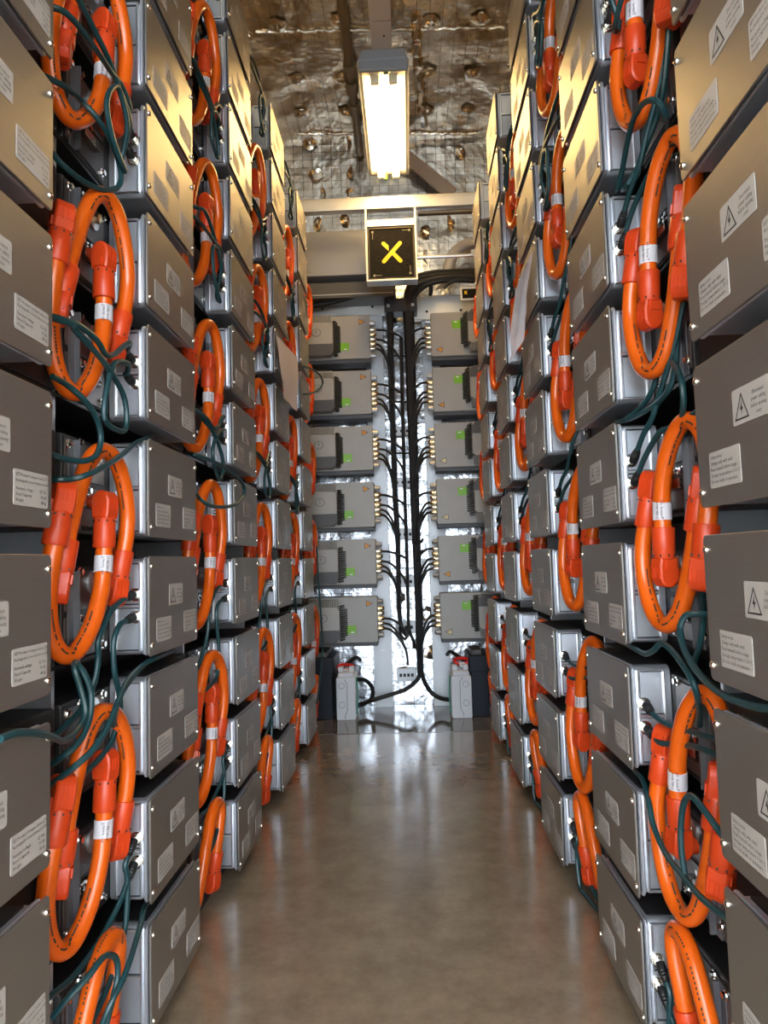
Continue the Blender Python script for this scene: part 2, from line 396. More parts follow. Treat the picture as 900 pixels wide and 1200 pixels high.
top_shade_me = MB().bbox(-0.098, -0.024, -0.150, 0.150, Hm-0.005, Hm-0.0025, 0.006, 'z').mesh('top_shade', DARKSEAL_SHADE)  # added black sheet, the shade on the housing top put in as colour
bb = MB(); bb.bbox(-0.255, -0.102, -0.392, 0.392, 0.016, Hm-0.020, 0.006, 'y')
body_me = bb.mesh('pack_case', BODY, True, 30)
# things on the near side of the pack case
def side_bits(s):
    d = {}
    m = MB(); m.bbox(-0.102, -0.098, *sorted((s*0.200, s*0.385)), 0.120, Hm-0.030, 0.003, 'x'); d['upper_plate'] = m.mesh('upper_plate', PLATE, True)
    m = MB(); m.bbox(-0.102, -0.098, *sorted((s*0.200, s*0.385)), 0.022, 0.108, 0.003, 'x'); d['lower_plate'] = m.mesh('lower_plate', PLATE, True)
    m = MB(); ya, yb = sorted((s*0.345, s*0.350)); m.box(-0.100, -0.084, ya, yb, 0.012, Hm-0.03); m.box(-0.100, -0.096, *sorted((s*0.345, s*0.372)), 0.012, Hm-0.03)
    d['bracket'] = m.mesh('bracket', DSTEEL)
    m = MB(); m.lathe((-0.098, s*0.262, 0.176), (1,0,0), [(0,0.026),(0.006,0.026),(0.008,0.022)], 16); d['vent_disc'] = m.mesh('vent_disc', STEEL, True)
    m = MB(); m.lathe((-0.090, s*0.262, 0.176), (1,0,0), [(0,0.012),(0.010,0.012),(0.012,0.009)], 6); d['vent_nut'] = m.mesh('vent_nut', BRASS)
    m = MB(); m.bbox(-0.098, -0.078, *sorted((s*0.255, s*0.335)), 0.060, 0.088, 0.005, 'y'); d['terminal_block'] = m.mesh('terminal_block', PLASTIC, True)
    m = MB(); m.lathe((0,0,0), (1,0,0), [(0,0.010),(0.003,0.010),(0.003,0.0065),(0.010,0.0065)], 8); d['bolt'] = m.mesh('bolt', SCREW, True)
    m = MB(); m.box(-0.098, -0.086, *sorted((s*0.268, s*0.322)), 0.064, 0.084); d['busbar'] = m.mesh('busbar', NICKEL)
    return d
BITS = {-1: side_bits(-1), 1: side_bits(1)}
# connector: flange, ring; boot
cm = MB(); cm.lathe((0,0,0), (0,-1,0), [(0,0.0155),(0.003,0.0155),(0.003,0.011),(0.007,0.011),(0.007,0.0125),(0.013,0.0125),(0.013,0.010),(0.022,0.010),(0.024,0.008)], 14)
CONN = {-1: cm.mesh('signal_connector', NICKEL, True, 40)}
cm2 = MB(); cm2.v = [(x, -y, z) for x, y, z in cm.v]; cm2.f = [tuple(reversed(f)) for f in cm.f]; CONN[1] = cm2.mesh('signal_connector', NICKEL, True, 40)
CONN_POS = [(-0.037, 0.1425), (-0.037, 0.0915)]       # x, z
# labels (viewer coordinates: l from the left edge, t down from the top edge)
def plate(l0, l1, t0, t1, name):
    return MB().prism(rrect(l0-W/2, l1-W/2, Hm-t1, Hm-t0, 0.0035), 0.0, 0.0006, 'x').mesh(name, LABEL)
warn_me = plate(0.132, 0.236, 0.070, 0.122, 'warning_label')
safe_me = plate(0.044, 0.146, 0.148, 0.204, 'safety_label')
rate_me = plate(0.246, 0.348, 0.144, 0.200, 'rating_label')
def put_text(mb, body, size, l, t, right=False):
    vs, fs = text_mesh(body, size); 
    off = max(v.x for v in vs) if right and vs else 0
    mb.add([(0.0011, l - W/2 + v.x - off, Hm - t + v.y) for v in vs], fs)
def flat(mb, pts, depth=0.0011):
    mb.add([(depth, l - W/2, Hm - t) for l, t in pts], [tuple(range(len(pts)))])
pm = MB(); A_, B_, C_ = (0.160, 0.077), (0.139, 0.116), (0.181, 0.116); cx, cy = 0.160, 0.103
inn = [((p[0]-cx)*0.80+cx, (p[1]-cy)*0.80+cy) for p in (A_, B_, C_)]
for i in range(3):
    j = (i+1) % 3; o_ = (A_, B_, C_); flat(pm, [o_[i], o_[j], inn[j], inn[i]])
flat(pm, [(0.162,0.088),(0.155,0.102),(0.1595,0.1015),(0.1585,0.110),(0.1650,0.098),(0.1608,0.0985)])
for k, t in enumerate(('Disconnect', 'power cabling', 'before opening', 'cover')):
    vs, fs = text_mesh(t, 0.0085); hw = max(v.x for v in vs)/2
    pm.add([(0.0011, 0.208 - W/2 + (v.x-hw)*0.82, Hm-(0.087+0.0095*k)+v.y) for v in vs], fs)
warn_print = pm.mesh('print', INK)
pm = MB()
for k, t in enumerate(('Safety notes:', 'Charge only with valid', 'Read manual before usage', 'Storage temperature 0..50 C', 'Do not crush or puncture')):
    put_text(pm, t, 0.0082, 0.049, 0.159 + 0.0095*k)
safe_print = pm.mesh('print', INK)
pm = MB()
put_text(pm, 'SET Product Octopus Series LTO', 0.0072, 0.251, 0.154); put_text(pm, 'Rechargeable Li-ion battery module', 0.0068, 0.251, 0.163)
for k, (a, b) in enumerate((('Nominal voltage', '52 Vdc'), ('Rated Capacity', '90 Ah'), ('Weight', '48 kg'))):
    put_text(pm, a, 0.0075, 0.251, 0.176+0.009*k); put_text(pm, b, 0.0075, 0.342, 0.176+0.009*k, True)
rate_print = pm.mesh('print', INK)

modules = {}
def make_module(side, c, r):
    """side -1 left rack, +1 right rack"""
    yc = YN + (c-2)*COLP + W/2; X = X_L if side < 0 else X_R; zb = row_bottom(r)
    corners = [(X, yc+dy, zb+dz) for dy in (-W/2, W/2) for dz in (0, Hm)]
    if c == 1: corners = [(X, yc+W/2-0.03, zb+dz) for dz in (0, Hm)] + [(X, yc+0.06, zb+dz) for dz in (0, Hm)]
    if not in_frame(corners, 4): return
    root = empty('battery_module', (X, yc, zb), 0.0 if side < 0 else PI)
    near = -1 if side < 0 else 1                     # local y direction that faces the camera
    conn = (r % 2 == 0) if side < 0 else (r % 2 == 1)
    sd = 'left' if side < 0 else 'right'
    tag(root, f"grey metal battery module, {sd} rack, {COLN[c]} column from camera, {row_name(r)} row from floor", 'battery module', 'battery modules in the racks')
    cv = inst('cover', cover_me, root)
    for s in SCREWS: inst('screw', screw_me, cv, s, (random.random()*6, 0, 0))
    ho = inst('housing', hous_me, root); inst('panel_ridge', RIDGES[near][0], ho); inst('panel_shade_line', RIDGES[near][1], ho)['kind'] = 'stuff'; inst('seal', seal_me, root); inst('top_shade', top_shade_me, root); inst('pack_case', body_me, root)
    o = inst('warning_label', warn_me, root); inst('print', warn_print, o); o['label'] = 'pale label with a black lightning triangle'
    o = inst('safety_label', safe_me, root); inst('print', safe_print, o)
    o = inst('rating_label', rate_me, root); inst('print', rate_print, o)
    if c > 1:
        b = BITS[near]
        for k in ('upper_plate', 'lower_plate', 'bracket', 'terminal_block', 'busbar'): inst(k, b[k], root)
        if (r + c) % 2 == 0 or conn is False:
            vd = inst('vent_disc', b['vent_disc'], root); inst('vent_nut', b['vent_nut'], vd)
        for (yy, zz) in ((0.375, 0.040), (0.375, 0.190), (0.215, 0.200), (0.215, 0.036), (0.285, 0.100), (0.318, 0.100), (0.325, 0.200)):
            inst('bolt', b['bolt'], root, (-0.098, near*yy, zz))
    if conn and c > 1:
        for (x, z) in CONN_POS: inst('signal_connector', CONN[near], root, (x, near*0.168, z))
    modules[(side, c, r)] = root
    return root
for side in (-1, 1):
    for c in range(1, 6):
        for r in range(-8, 4): make_module(side, c, r)

# ------------------------------------------------------------------ racks that carry the modules
def make_rack(side):
    X = X_L if side < 0 else X_R; sg = -1 if side < 0 else 1
    root = empty('module_rack', (X + sg*0.18, 3.2, 0))
    tag(root, f"dark steel rack frame carrying the battery modules of the {'left' if side < 0 else 'right'} row", 'rack', 'steel racks')
    def part(mb, name, m):
        mb.v = [(x - root.location.x, y - root.location.y, z) for x, y, z in mb.v]; return mb.build(name, m, root)
    xa, xb = sorted((X + sg*0.112, X + sg*0.262))
    y_ends = [YN + (c-2)*COLP + W/2 for c in range(1, 6)]
    for c in range(1, 7):
        y = YN + (c-2)*COLP + W/2 - COLP/2
        part(MB().box(xa, xb, y-0.006, y+0.006, 0.004, 3.34), 'upright', STEEL)
    y0, y1 = y_ends[0]-COLP/2, y_ends[-1]+COLP/2
    for r in range(-8, 4):
        z = row_bottom(r)
        part(MB().box(*sorted((X + sg*0.106, X + sg*0.250)), y0, y1, z+0.007, z+0.0145), 'shelf_rail', BODY)
    xa2, xb2 = sorted((X + sg*0.085, X + sg*0.255))
    part(MB().box(*sorted((X + sg*0.2615, X + sg*0.2655)), y0, y1, 0.02, 3.3), 'gap_shade_sheet', DARKSEAL_SHADE)  # added black sheet that keeps the gaps between the rows dark
    part(MB().box(xa2, xb2, y0, y1, 0.001, row_bottom(3)-0.012), 'base_plinth', DARKSEAL_SHADE)
make_rack(-1); make_rack(1)

# ------------------------------------------------------------------ orange power cables
R_CAB = 0.0178
def plug_mesh():
    """local: cable enters along -z into the sleeve at origin, the housing hangs below it, rounded end down; flat faces towards +-y"""
    m = MB(); m.lathe((0,0,0), (0,0,-1), [(0,0.0225),(0.003,0.0238),(0.062,0.0228),(0.066,0.0205)], 16)
    sleeve = m.mesh('sleeve', PLUGM, True, 40)
    m = MB(); prof = []
    for x, z in ((0.019, -0.064), (0.0215, -0.078)): prof.append((x, z))
    for k in range(7):
        t = -PI*k/6; prof.append((0.0215*math.cos(t), -0.104 + 0.0215*math.sin(t)))
    prof += [(-0.0215, -0.078), (-0.019, -0.064)]
    m.prism(prof[::-1], -0.019, 0.019, 'y', 0.003)
    for k in range(4): m.box(0.021, 0.0228, -0.0145+k*0.0085, -0.0105+k*0.0085, -0.106, -0.084)
    m.box(-0.010, 0.010, -0.0225, -0.019, -0.086, -0.068); m.box(-0.010, 0.010, 0.019, 0.0225, -0.086, -0.068)
    hous = m.mesh('plug_housing', PLUGM, True, 30)
    m = MB(); m.cyl((-0.019, 0, -0.104), (-0.034, 0, -0.104), 0.017, 0.017, 14); stub = m.mesh('plug_socket', PLUGM, True)
    m = MB()
    for k in range(9):
        t = 2*PI*k/9; c_, s_ = math.cos(t)*0.0222, math.sin(t)*0.0222
        m.box(c_-0.0016, c_+0.0016, s_-0.0016, s_+0.0016, -0.0605, -0.0565)
    slot = m.mesh('slot_marks', INK)
    return sleeve, hous, stub, slot
SLV, HOU, STB, SLT = plug_mesh()
TAG_ME = {}
def add_plug(root, p, d, facing):
    """p: where the cable enters the sleeve, d: direction the cable leaves (unit, away from plug), facing: direction of the rounded face"""
    z = V(d).normalized(); x = (V(facing) - z*V(facing).dot(z)).normalized(); y = z.cross(x)
    m = Matrix((x, y, z)).transposed()
    e = inst('plug', HOU, root, V(p) - root.location); e.rotation_euler = m.to_euler()
    inst('sleeve', SLV, e); inst('socket', STB, e); inst('slot_marks', SLT, e)
def tag_print(seed):
    mb = MB(); return mb
def power_cable(pts, plugs, label, tagpos=None, rot=0.0):
    """pts world points of the sheath, plugs: list of (index 0/-1, facing)"""
    P = [V(p) for p in pts]
    root = empty('power_cable', P[0])
    tag(root, label, 'power cable', 'orange power cables')
    loc = [p - P[0] for p in P]
    MB().tube(loc, R_CAB, 12, 5).build('sheath', ORANGE, root, True)
    for idx, facing in plugs:
        d = (P[1]-P[0]) if idx == 0 else (P[-2]-P[-1])
        add_plug(root, P[idx] + d.normalized()*0.012, d, facing)
    if abs(P[0].y - 1.4) < 0.35:
        CQ = catmull(loc, 24); mb = MB(); n_ = len(CQ); rr_ = random.Random(n_)
        for i in range(int(n_*0.30), int(n_*0.80), 2):
            if rr_.random() < 0.25: continue
            a_, b_ = CQ[i], CQ[i+1]; d_ = (b_-a_).normalized(); sd_ = (CAM - (P[0]+a_)).normalized(); sd_ = sd_ - d_*sd_.dot(d_)
            sd_ = (sd_.normalized() + d_.cross(sd_).normalized()*0.45).normalized(); w_ = d_.cross(sd_)*0.0016; o_ = sd_*(R_CAB+0.0006); e_ = d_*0.0045
            mb.add([a_+o_-w_, a_+o_+e_-w_, a_+o_+e_+w_, a_+o_+w_], [(0,1,2,3)])
        pr_ = mb.build('sheath_print', INK, root); pr_['kind'] = 'stuff'
    if tagpos:
        a, b = V(tagpos[0]) - P[0], V(tagpos[1]) - P[0]
        CP = [p for p in catmull(loc, 20)]
        i0 = min(range(len(CP)), key=lambda i: (CP[i]-a).length); i1 = max(i0+2, min(range(len(CP)), key=lambda i: (CP[i]-b).length))
        a, b = CP[i0], CP[i1]
        t = MB().tube(CP[i0:i1+1], R_CAB+0.0014, 16, 1).build('cable_tag', TAGM, root, True)
        d = (b-a).normalized(); side = V((1, -1.6, 0)); side = (side - d*side.dot(d)).normalized()
        if a.x + P[0].x > 0: side = V((-1, -1.6, 0)); side = (side - d*side.dot(d)).normalized()
        w_ = d.cross(side); mb = MB()
        for k, (txt, sz) in enumerate((('Tunnel -06', 0.0085), ('2148F18004', 0.0075))):
            vs, fs = TXT[k]
            mb.add([a + d*(0.004 + v.x) + side*(R_CAB+0.0024) + w_*(0.001 - 0.009*k + v.y) for v in vs], fs)
        mb.build('tag_print', INK, t)
    return root
TXT = [text_mesh('Tunnel -06', 0.0090), text_mesh('2148F18004', 0.0072)]

# shapes of the two cables of one loop, as offsets from (rack face, near edge of the farther module, middle of the gap between rows)
# left rack; the right rack mirrors x and z
ZG0 = ZTOP0 + (PITCHR-Hm)/2
def off(px, py, Y): 
    p = at(px, py, Y=Y); return V((p.x - X_L, p.y - YN, p.z - ZG0))
ARCH = [off(*a) for a in ((77,640,1.350), (80,622,1.355), (89,585,1.385), (98,556,1.41), (108,534,1.435), (121,525,1.47), (135,536,1.515), (145,565,1.553), (149.5,600,1.575), (148.0,628,1.575), (143.5,652,1.568))]
UCAB = [off(*a) for a in ((122,636,1.490), (121.5,660,1.488), (119,690,1.475), (112,722,1.45), (101,750,1.42), (86,770,1.385), (71,768,1.35), (60,745,1.325), (56,705,1.305), (60,662,1.300), (65,632,1.305))]
BARCH = [V((-0.052, -0.105, -0.055)), V((-0.045, -0.10, 0.0)), V((-0.040, -0.085, 0.075)), V((-0.042, -0.105, 0.112)), V((-0.045, -0.160, 0.100)), V((-0.048, -0.215, 0.03)), V((-0.052, -0.26, -0.05)), V((-0.060, -0.29, -0.115)), V((-0.075, -0.33, -0.16))]
GAPN = {2: ('nearest', 'second'), 3: ('second', 'third'), 4: ('third', 'fourth'), 5: ('fourth', 'farthest'), 6: ('', '')}
HEIGHT = {1: 'lowest', -1: 'second', -3: 'third', -5: 'fourth', -7: 'highest'}
for side in (-1, 1):
    X = X_L if side < 0 else X_R; sd = 'left' if side < 0 else 'right'; mz = 1 if side < 0 else -1
    for c in range(2, 7):
        yb = YN + (c-2)*COLP
        for k in (-7, -5, -3, -1, 1):
            zg = ZTOP0 - (k+1)*PITCHR + (PITCHR-Hm)/2
            rnd = random.Random(c*100+k*7+side)
            jy, jz = rnd.uniform(-0.012, 0.012), rnd.uniform(0.93, 1.08)
            def conv(L, amp=1.0):
                zs = [p.z for p in L]
                out = []
                for i, p in enumerate(L):
                    t = min(i, len(L)-1-i)/(len(L)/2)
                    s = 1 + (jz-1)*min(1, t*1.6)
                    out.append(V((X - side*p.x, yb + p.y + jy*t, zg + mz*p.z*s)))
                return out
            a, u = conv(ARCH), conv(UCAB)
            out_x = V((-side, 0, 0))
            where = f"between {GAPN[c][0]} and {GAPN[c][1]} columns" if c < 6 else "behind the farthest column"
            n1, n2 = ('arching', 'hanging') if side < 0 else ('sagging', 'rising')
            if in_frame(a, -4) or in_frame(u, -4):
                if in_frame(a, -4):
                    power_cable(a, [(0, V((-side*0.4, -1, 0))), (-1, V((-side, -0.6, 0)))], f"orange {n1} power cable, {sd} rack, {where}, {HEIGHT[k]} loop from floor")
                if in_frame(u, -4):
                    tp = (u[0] + (u[1]-u[0]).normalized()*0.028, u[0] + (u[1]-u[0]).normalized()*0.066)
                    power_cable(u, [(0, V((-side, -0.25, 0))), (-1, V((-side, -1, 0)))], f"orange {n2} power cable with white tag, {sd} rack, {where}, {HEIGHT[k]} loop", tp)
        # lowest row: a cable that arches out of its plug and disappears behind the nearer module
        zr = row_bottom(3) + 0.155
        b = [V((X - side*p.x, yb + p.y, zr + p.z)) for p in BARCH]
        if in_frame(b, -4):
            where = f"between {GAPN[c][0]} and {GAPN[c][1]} columns" if c < 6 else "behind the farthest column"
            power_cable(b, [(0, V((-side, -0.4, 0)))], f"orange power cable near floor at bottom row, {sd} rack, {where}")

# ------------------------------------------------------------------ teal signal cables
R_SIG = 0.0062
def signal_cable(pts, label, boot=None, r=R_SIG):
    P = [V(p) for p in pts]
    root = empty('signal_cable', P[0]); tag(root, label, 'signal cable', 'teal signal cables')
    MB().tube([p-P[0] for p in P], r, 8, 5).build('sheath', TEAL, root, True)
    if boot:
        d = (V(boot[1])-V(boot[0])).normalized(); L = (V(boot[1])-V(boot[0])).length
        MB().lathe(V(boot[0])-P[0], d, [(0,0.0105),(L*0.45,0.0105),(L*0.5,0.0092),(L*0.6,0.0100),(L*0.66,0.0085),(L*0.76,0.0092),(L*0.82,0.0078),(L,0.0068)], 10).build('boot', BLACK, root, True)
# patterns per module with plugs: offsets from the plug (x out, y towards camera negative, z up), upper and lower plug
def conn_world(side, c, r, i):
    X = X_L if side < 0 else X_R; x, z = CONN_POS[i]
    return V((X + side*(-x), YN + (c-2)*COLP + 0.013, row_bottom(r) + z))
PAT = {
 'loop': ([(0,-.030,.012),(0,-.062,.03),(-.01,-.10,.045),(-.02,-.16,.04),(-.03,-.24,.035),(-.045,-.33,.03)],
          [(0,-.028,.014),(-.002,-.06,.045),(-.008,-.11,.075),(-.012,-.165,.06),(-.015,-.185,.0),(-.012,-.16,-.06),(-.006,-.09,-.09),(-.004,-.05,-.05),(0,-.075,.03),(-.01,-.15,.10),(-.03,-.24,.13),(-.045,-.33,.14)]),
 'over': ([(0,-.030,.006),(-.002,-.065,.018),(-.006,-.10,.005),(-.012,-.14,-.03),(-.02,-.19,-.045),(-.030,-.26,-.03),(-.04,-.34,-.02)],
          [(0,-.030,.006),(-.004,-.075,.02),(-.010,-.14,-.0),(-.014,-.19,-.06),(-.016,-.18,-.12),(-.010,-.12,-.15),(-.004,-.08,-.11),(-.006,-.11,-.06),(-.014,-.19,-.01),(-.03,-.28,.02),(-.045,-.34,.03)]),
 'drop': ([(0,-.030,-.004),(-.004,-.06,-.012),(-.010,-.10,-.035),(-.014,-.135,-.08),(-.016,-.15,-.13),(-.02,-.16,-.18),(-.03,-.20,-.235),(-.045,-.29,-.27),(-.05,-.34,-.28)],
          [(0,-.030,-.004),(-.004,-.062,-.012),(-.006,-.085,-.045),(-.006,-.078,-.10),(-.006,-.066,-.16),(-.006,-.06,-.21),(-.012,-.09,-.25),(-.026,-.18,-.285),(-.04,-.28,-.31),(-.05,-.34,-.31)]),
 'hang': ([(0,-.026,-.016),(-.002,-.040,-.035),(0,-.036,-.07),(0,-.034,-.12),(-.002,-.048,-.17),(-.006,-.09,-.22),(-.014,-.15,-.27),(-.03,-.23,-.31),(-.05,-.32,-.33)],
          [(0,-.026,-.016),(-.004,-.048,-.04),(-.012,-.09,-.075),(-.022,-.15,-.105),(-.036,-.22,-.12),(-.05,-.32,-.12)]),
}
for k_ in ('loop', 'over'):                          # these two lie in front of the orange cables
    PAT[k_] = tuple([(0.022 if -0.27 < y < -0.05 else (0.010 if y <= -0.27 else x), y, z) for x, y, z in L_] + [(-0.030, -0.395, L_[-1][2] - 0.006)] for L_ in PAT[k_])
ORDER_L = {-8: 'loop', -6: 'over', -4: 'loop', -2: 'over', 0: 'drop', 2: 'hang'}
ORDER_R = {-7: 'over', -5: 'loop', -3: 'up', -1: 'up', 1: 'drop2', 3: 'hang'}
PAT['up'] = ([(0,-.028,.016),(-.004,-.06,.045),(-.012,-.10,.075),(-.02,-.14,.13),(-.03,-.19,.20),(-.04,-.22,.27)],
             [(0,-.028,.016),(-.006,-.062,.05),(-.016,-.12,.085),(-.03,-.19,.10),(-.045,-.28,.10)])
PAT['drop2'] = ([(0,-.028,-.008),(-.006,-.06,-.016),(-.016,-.11,-.018),(-.03,-.18,-.012),(-.045,-.30,-.01)],
                [(0,-.028,-.008),(-.006,-.06,-.014),(-.018,-.11,-.004),(-.034,-.20,.01),(-.05,-.32,.012)])
for (side, c, r), root in list(modules.items()):
    conn = (r % 2 == 0) if side < 0 else (r % 2 == 1)
    if not conn or c == 1: continue
    pt = PAT[(ORDER_L if side < 0 else ORDER_R).get(r, 'over')]
    for i in (0, 1):
        o = conn_world(side, c, r, i); rnd = random.Random(r*31+c*7+i+side)
        L = pt[i]; base = o + V((0, -0.022, 0)); fl = 1
        pts = []
        for k, (x, y, z) in enumerate(L):
            s = 1 + rnd.uniform(-0.10, 0.10)*min(1, k/2)
            pts.append(base + V((-side*x, y*s, z*s)))
        for p in pts: p.z = max(p.z, 0.012)
        d = (pts[0]-base).normalized(); end = base + d*0.036
        if not in_frame(pts, -2): continue
        ptsx = [base + d*0.030] + [p for p in pts[1:]]
        sd = 'left' if side < 0 else 'right'
        signal_cable(ptsx, f"teal cable in {'upper' if i == 0 else 'lower'} plug of {sd} rack module, {COLN[c]} column, {row_name(r)} row", (base - d*0.004, end))
# loose teal cables of the nearest gaps, draped between the rows
def loose(pts, label, X):
    P = []
    for q in pts: P.append(at(q[0], q[1], X=(q[2] if len(q) > 2 else X)))
    signal_cable(P, label)
XL = -0.652
loose([(40,84,-.71),(58,92,-.67),(78,103),(95,118),(115,140,-.63),(133,172,-.625),(142,203,-.625),(137,220,-.63),(118,222,-.64),(95,211),(72,192,-.67),(62,180,-.69)], 'teal cable looped below the topmost orange loop beside left nearest column', XL)
loose([(186,507,-.68),(178,511,-.65),(172,514,-.63),(160,519,-.625),(143,533,-.62),(125,545,-.615),(103,556,-.62),(85,561,-.64),(67,562,-.66),(55,560,-.69)], 'teal cable crossing the left orange arch level with the middle rows', XL)
loose([(61,441,-.66),(80,452),(98,468,-.635),(112,488,-.63),(118,510,-.63),(115,530,-.63),(104,539,-.635),(86,540),(66,535,-.67),(55,530,-.69)], 'teal cable coil above the left orange arch beside nearest column', XL)
loose([(0,866,-.585),(20,859,-.583),(45,859,-.585),(62,864,-.600),(76,868,-.62),(92,853,-.63),(100,834,-.63),(94,806,-.64),(87,782,-.65),(90,772,-.67)], 'teal cable running out across the front of a left nearest module', XL)
loose([(88,776,-.66),(99,790,-.64),(107,815,-.63),(104,845,-.628),(92,870,-.632),(76,885,-.65),(62,895,-.68)], 'teal cable hanging behind the lower left orange arch', XL)
loose([(204,762,-.69),(196,766,-.65),(186,770,-.61),(168,779,-.615),(151,796,-.612),(140,818,-.605),(128,848,-.60),(110,877,-.605),(88,898,-.625),(66,915,-.665),(55,924,-.69)], 'teal cable from under a left second column module down to nearest column', XL)
loose([(192,766,-.68),(178,772,-.62),(160,788,-.62),(145,808,-.61),(136,830,-.62),(133,850,-.645)], 'short teal cable beside the lower left orange arch', XL)
loose([(182,1052,-.69),(170,1062,-.63),(165,1082,-.61),(154,1120,-.60),(142,1152,-.60),(128,1180,-.61),(115,1212,-.63)], 'teal cable hanging from under a module at lower left', XL)
loose([(62,1192,-.68),(80,1170,-.65),(102,1146,-.625),(122,1121,-.61),(135,1122,-.61),(138,1140,-.61),(132,1172,-.615),(122,1210,-.63)], 'teal cable bent in a hook at the bottom left corner', XL)
loose([(222,531,-.66),(228,533,-.63),(241,537,-.61),(258,545,-.595),(275,556,-.585),(285,568,-.58),(286,579,-.58),(278,590,-.585),(264,594,-.59),(248,593,-.60),(237,587,-.615),(231,580,-.64)], 'teal cable loop bulging out over a left third column module', XL)
loose([(356,430,-.56),(366,433,-.545),(375,440,-.53),(378,449,-.53),(373,457,-.54),(364,461,-.55),(356,462,-.56)], 'small teal cable ring in front of the left column inverters', XL)
loose([(371,640,-.60),(373,680,-.59),(376,720,-.58),(378,760,-.575),(375,795,-.58),(371,825,-.59)], 'dark teal cable hanging past the end of the left rack', XL)
XR = 0.535
loose([(722,218,.60),(722,222,.54),(722,224,.515),(728,205,.515),(735,168,.51),(742,140,.505),(752,123,.505),(765,117,.51),(775,124,.52),(782,142,.54),(786,160,.58)], 'teal cable hooked over below the topmost orange loop at right', XR)
loose([(728,217,.60),(731,222,.52),(745,200,.535),(758,168,.54),(770,136,.55),(777,108,.55),(782,60,.55),(785,15,.55),(787,-15,.55)], 'dark teal cable climbing beside the topmost right orange loop', XR)
loose([(721,490,.58),(727,494,.51),(745,483,.52),(760,465,.53),(769,444,.54),(774,424,.56)], 'dark teal cable rising behind the right orange sag', XR)
loose([(727,489,.58),(735,492,.515),(765,476,.53),(784,456,.54),(791,430,.55),(794,380,.56),(796,330,.58)], 'dark teal cable between right orange sag and nearest column', XR)
loose([(788,424,.545),(797,440,.535),(801,466,.535),(800,490,.545),(803,510,.57)], 'short teal cable bend beside right nearest column', XR)
loose([(832,719,.56),(815,719,.535),(803,722,.52),(797,738,.51),(803,763,.503),(818,788,.497),(845,813,.490),(880,827,.488),(910,831,.488)], 'teal cable running out across the front of a right nearest module', XR)
loose([(822,690,.575),(824,725,.56),(820,755,.55),(812,780,.56)], 'teal cable standing behind right nearest column', XR)
loose([(726,752,.58),(738,757,.51),(755,766,.50),(766,762,.50),(775,754,.505),(788,763,.51),(803,783,.512),(813,802,.515),(819,825,.53),(820,850,.56)], 'teal cable bridging two modules at right second column', XR)
loose([(736,897,.60),(744,904,.53),(753,914,.515),(760,938,.50),(766,968,.496),(780,1000,.497),(800,1026,.503),(822,1052,.51),(848,1073,.525),(866,1084,.55)], 'teal cable slanting down in front of lower right orange cables', XR)
loose([(805,1035,.51),(799,1000,.503),(798,965,.502),(802,940,.502),(811,933,.503),(824,948,.507),(840,970,.52),(856,992,.55)], 'teal cable bent in a hook beside lower right nearest column', XR)

# ------------------------------------------------------------------ far wall: inverters on rails
WF = WY - 0.03
def rail(px0, px1, py0, py1, name, label, group=None, m=RAILM, Yf=5.25, dpt=0.03, holes=None):
    a, b = at(px0, py0, Y=Yf), at(px1, py1, Y=Yf)
    cxm = (a.x+b.x)/2
    root = empty(name, (cxm, Yf, b.z)); tag(root, label, 'rail', group)
    MB().bbox(a.x-cxm, b.x-cxm, 0, dpt, 0, a.z-b.z, 0.003, 'y').build('plate', m, root)
    if holes:
        for k in range(holes):
            t = (k+1)/(holes+1); x = (a.x-cxm) + (b.x-a.x)*t
            MB().bbox(x-0.010, x+0.010, -0.0015, 0.002, (a.z-b.z)*0.35, (a.z-b.z)*0.62, 0.004, 'y').build('slot', DARKSEAL_SHADE, root)
    return root
Y_INV = 5.02
# vertical mounting rails
def vrail(px_top, px_bot, wpx, label, side):
    t = at(px_top, 360, Y=5.24); b = at(px_bot, 815, Y=5.24); x = (t.x+b.x)/2
    w = wpx/F_PX*5.24
    root = empty('mounting_rail', (x, 5.24, 0.0)); tag(root, label, 'rail', 'vertical mounting rails')
    MB().bbox(-w/2, w/2, 0, 0.035, 0.004, 3.0, 0.003, 'y').build('plate', RAILM, root)
    for z in (0.20, 0.42, 0.62):
        MB().lathe((0, 0, z), (0,-1,0), [(0,0.006),(0.003,0.006)], 8).build('rivet', STEEL, root)
    for z in (): pass
    return x, w
xl_rail, wl = vrail(440, 447, 21, 'pale grey vertical mounting rail under the left column of inverters', -1)
xr_rail, wr = vrail(506, 516, 20, 'pale grey vertical mounting rail under the right column of inverters', 1)
MBw = None
for k, (x0, x1, y0, y1, n) in enumerate(((465,488,784,798,4),(463,489,728,742,3),(462,488,675,688,3),(462,487,620,632,3),(458,486,560,570,3),(457,484,500,510,3))):
    rail(x0, x1, y0, y1, 'slotted_rail', f"short slotted white rail behind the black cables, {['lowest','second','third','fourth','fifth','sixth'][k]} from floor", 'slotted rails', Yf=5.255, dpt=0.02, holes=n)

IH, IW, ID = 0.325, 0.50, 0.20
def fin_block(mb, x0, x1, y0, y1, z0, z1, n, along):
    for k in range(n):
        t0 = (k+0.15)/n; t1 = (k+0.62)/n
        if along == 'z': mb.box(x0, x1, y0, y1, z0+(z1-z0)*t0, z0+(z1-z0)*t1)
        else: mb.box(x0+(x1-x0)*t0, x0+(x1-x0)*t1, y0, y1, z0, z1)
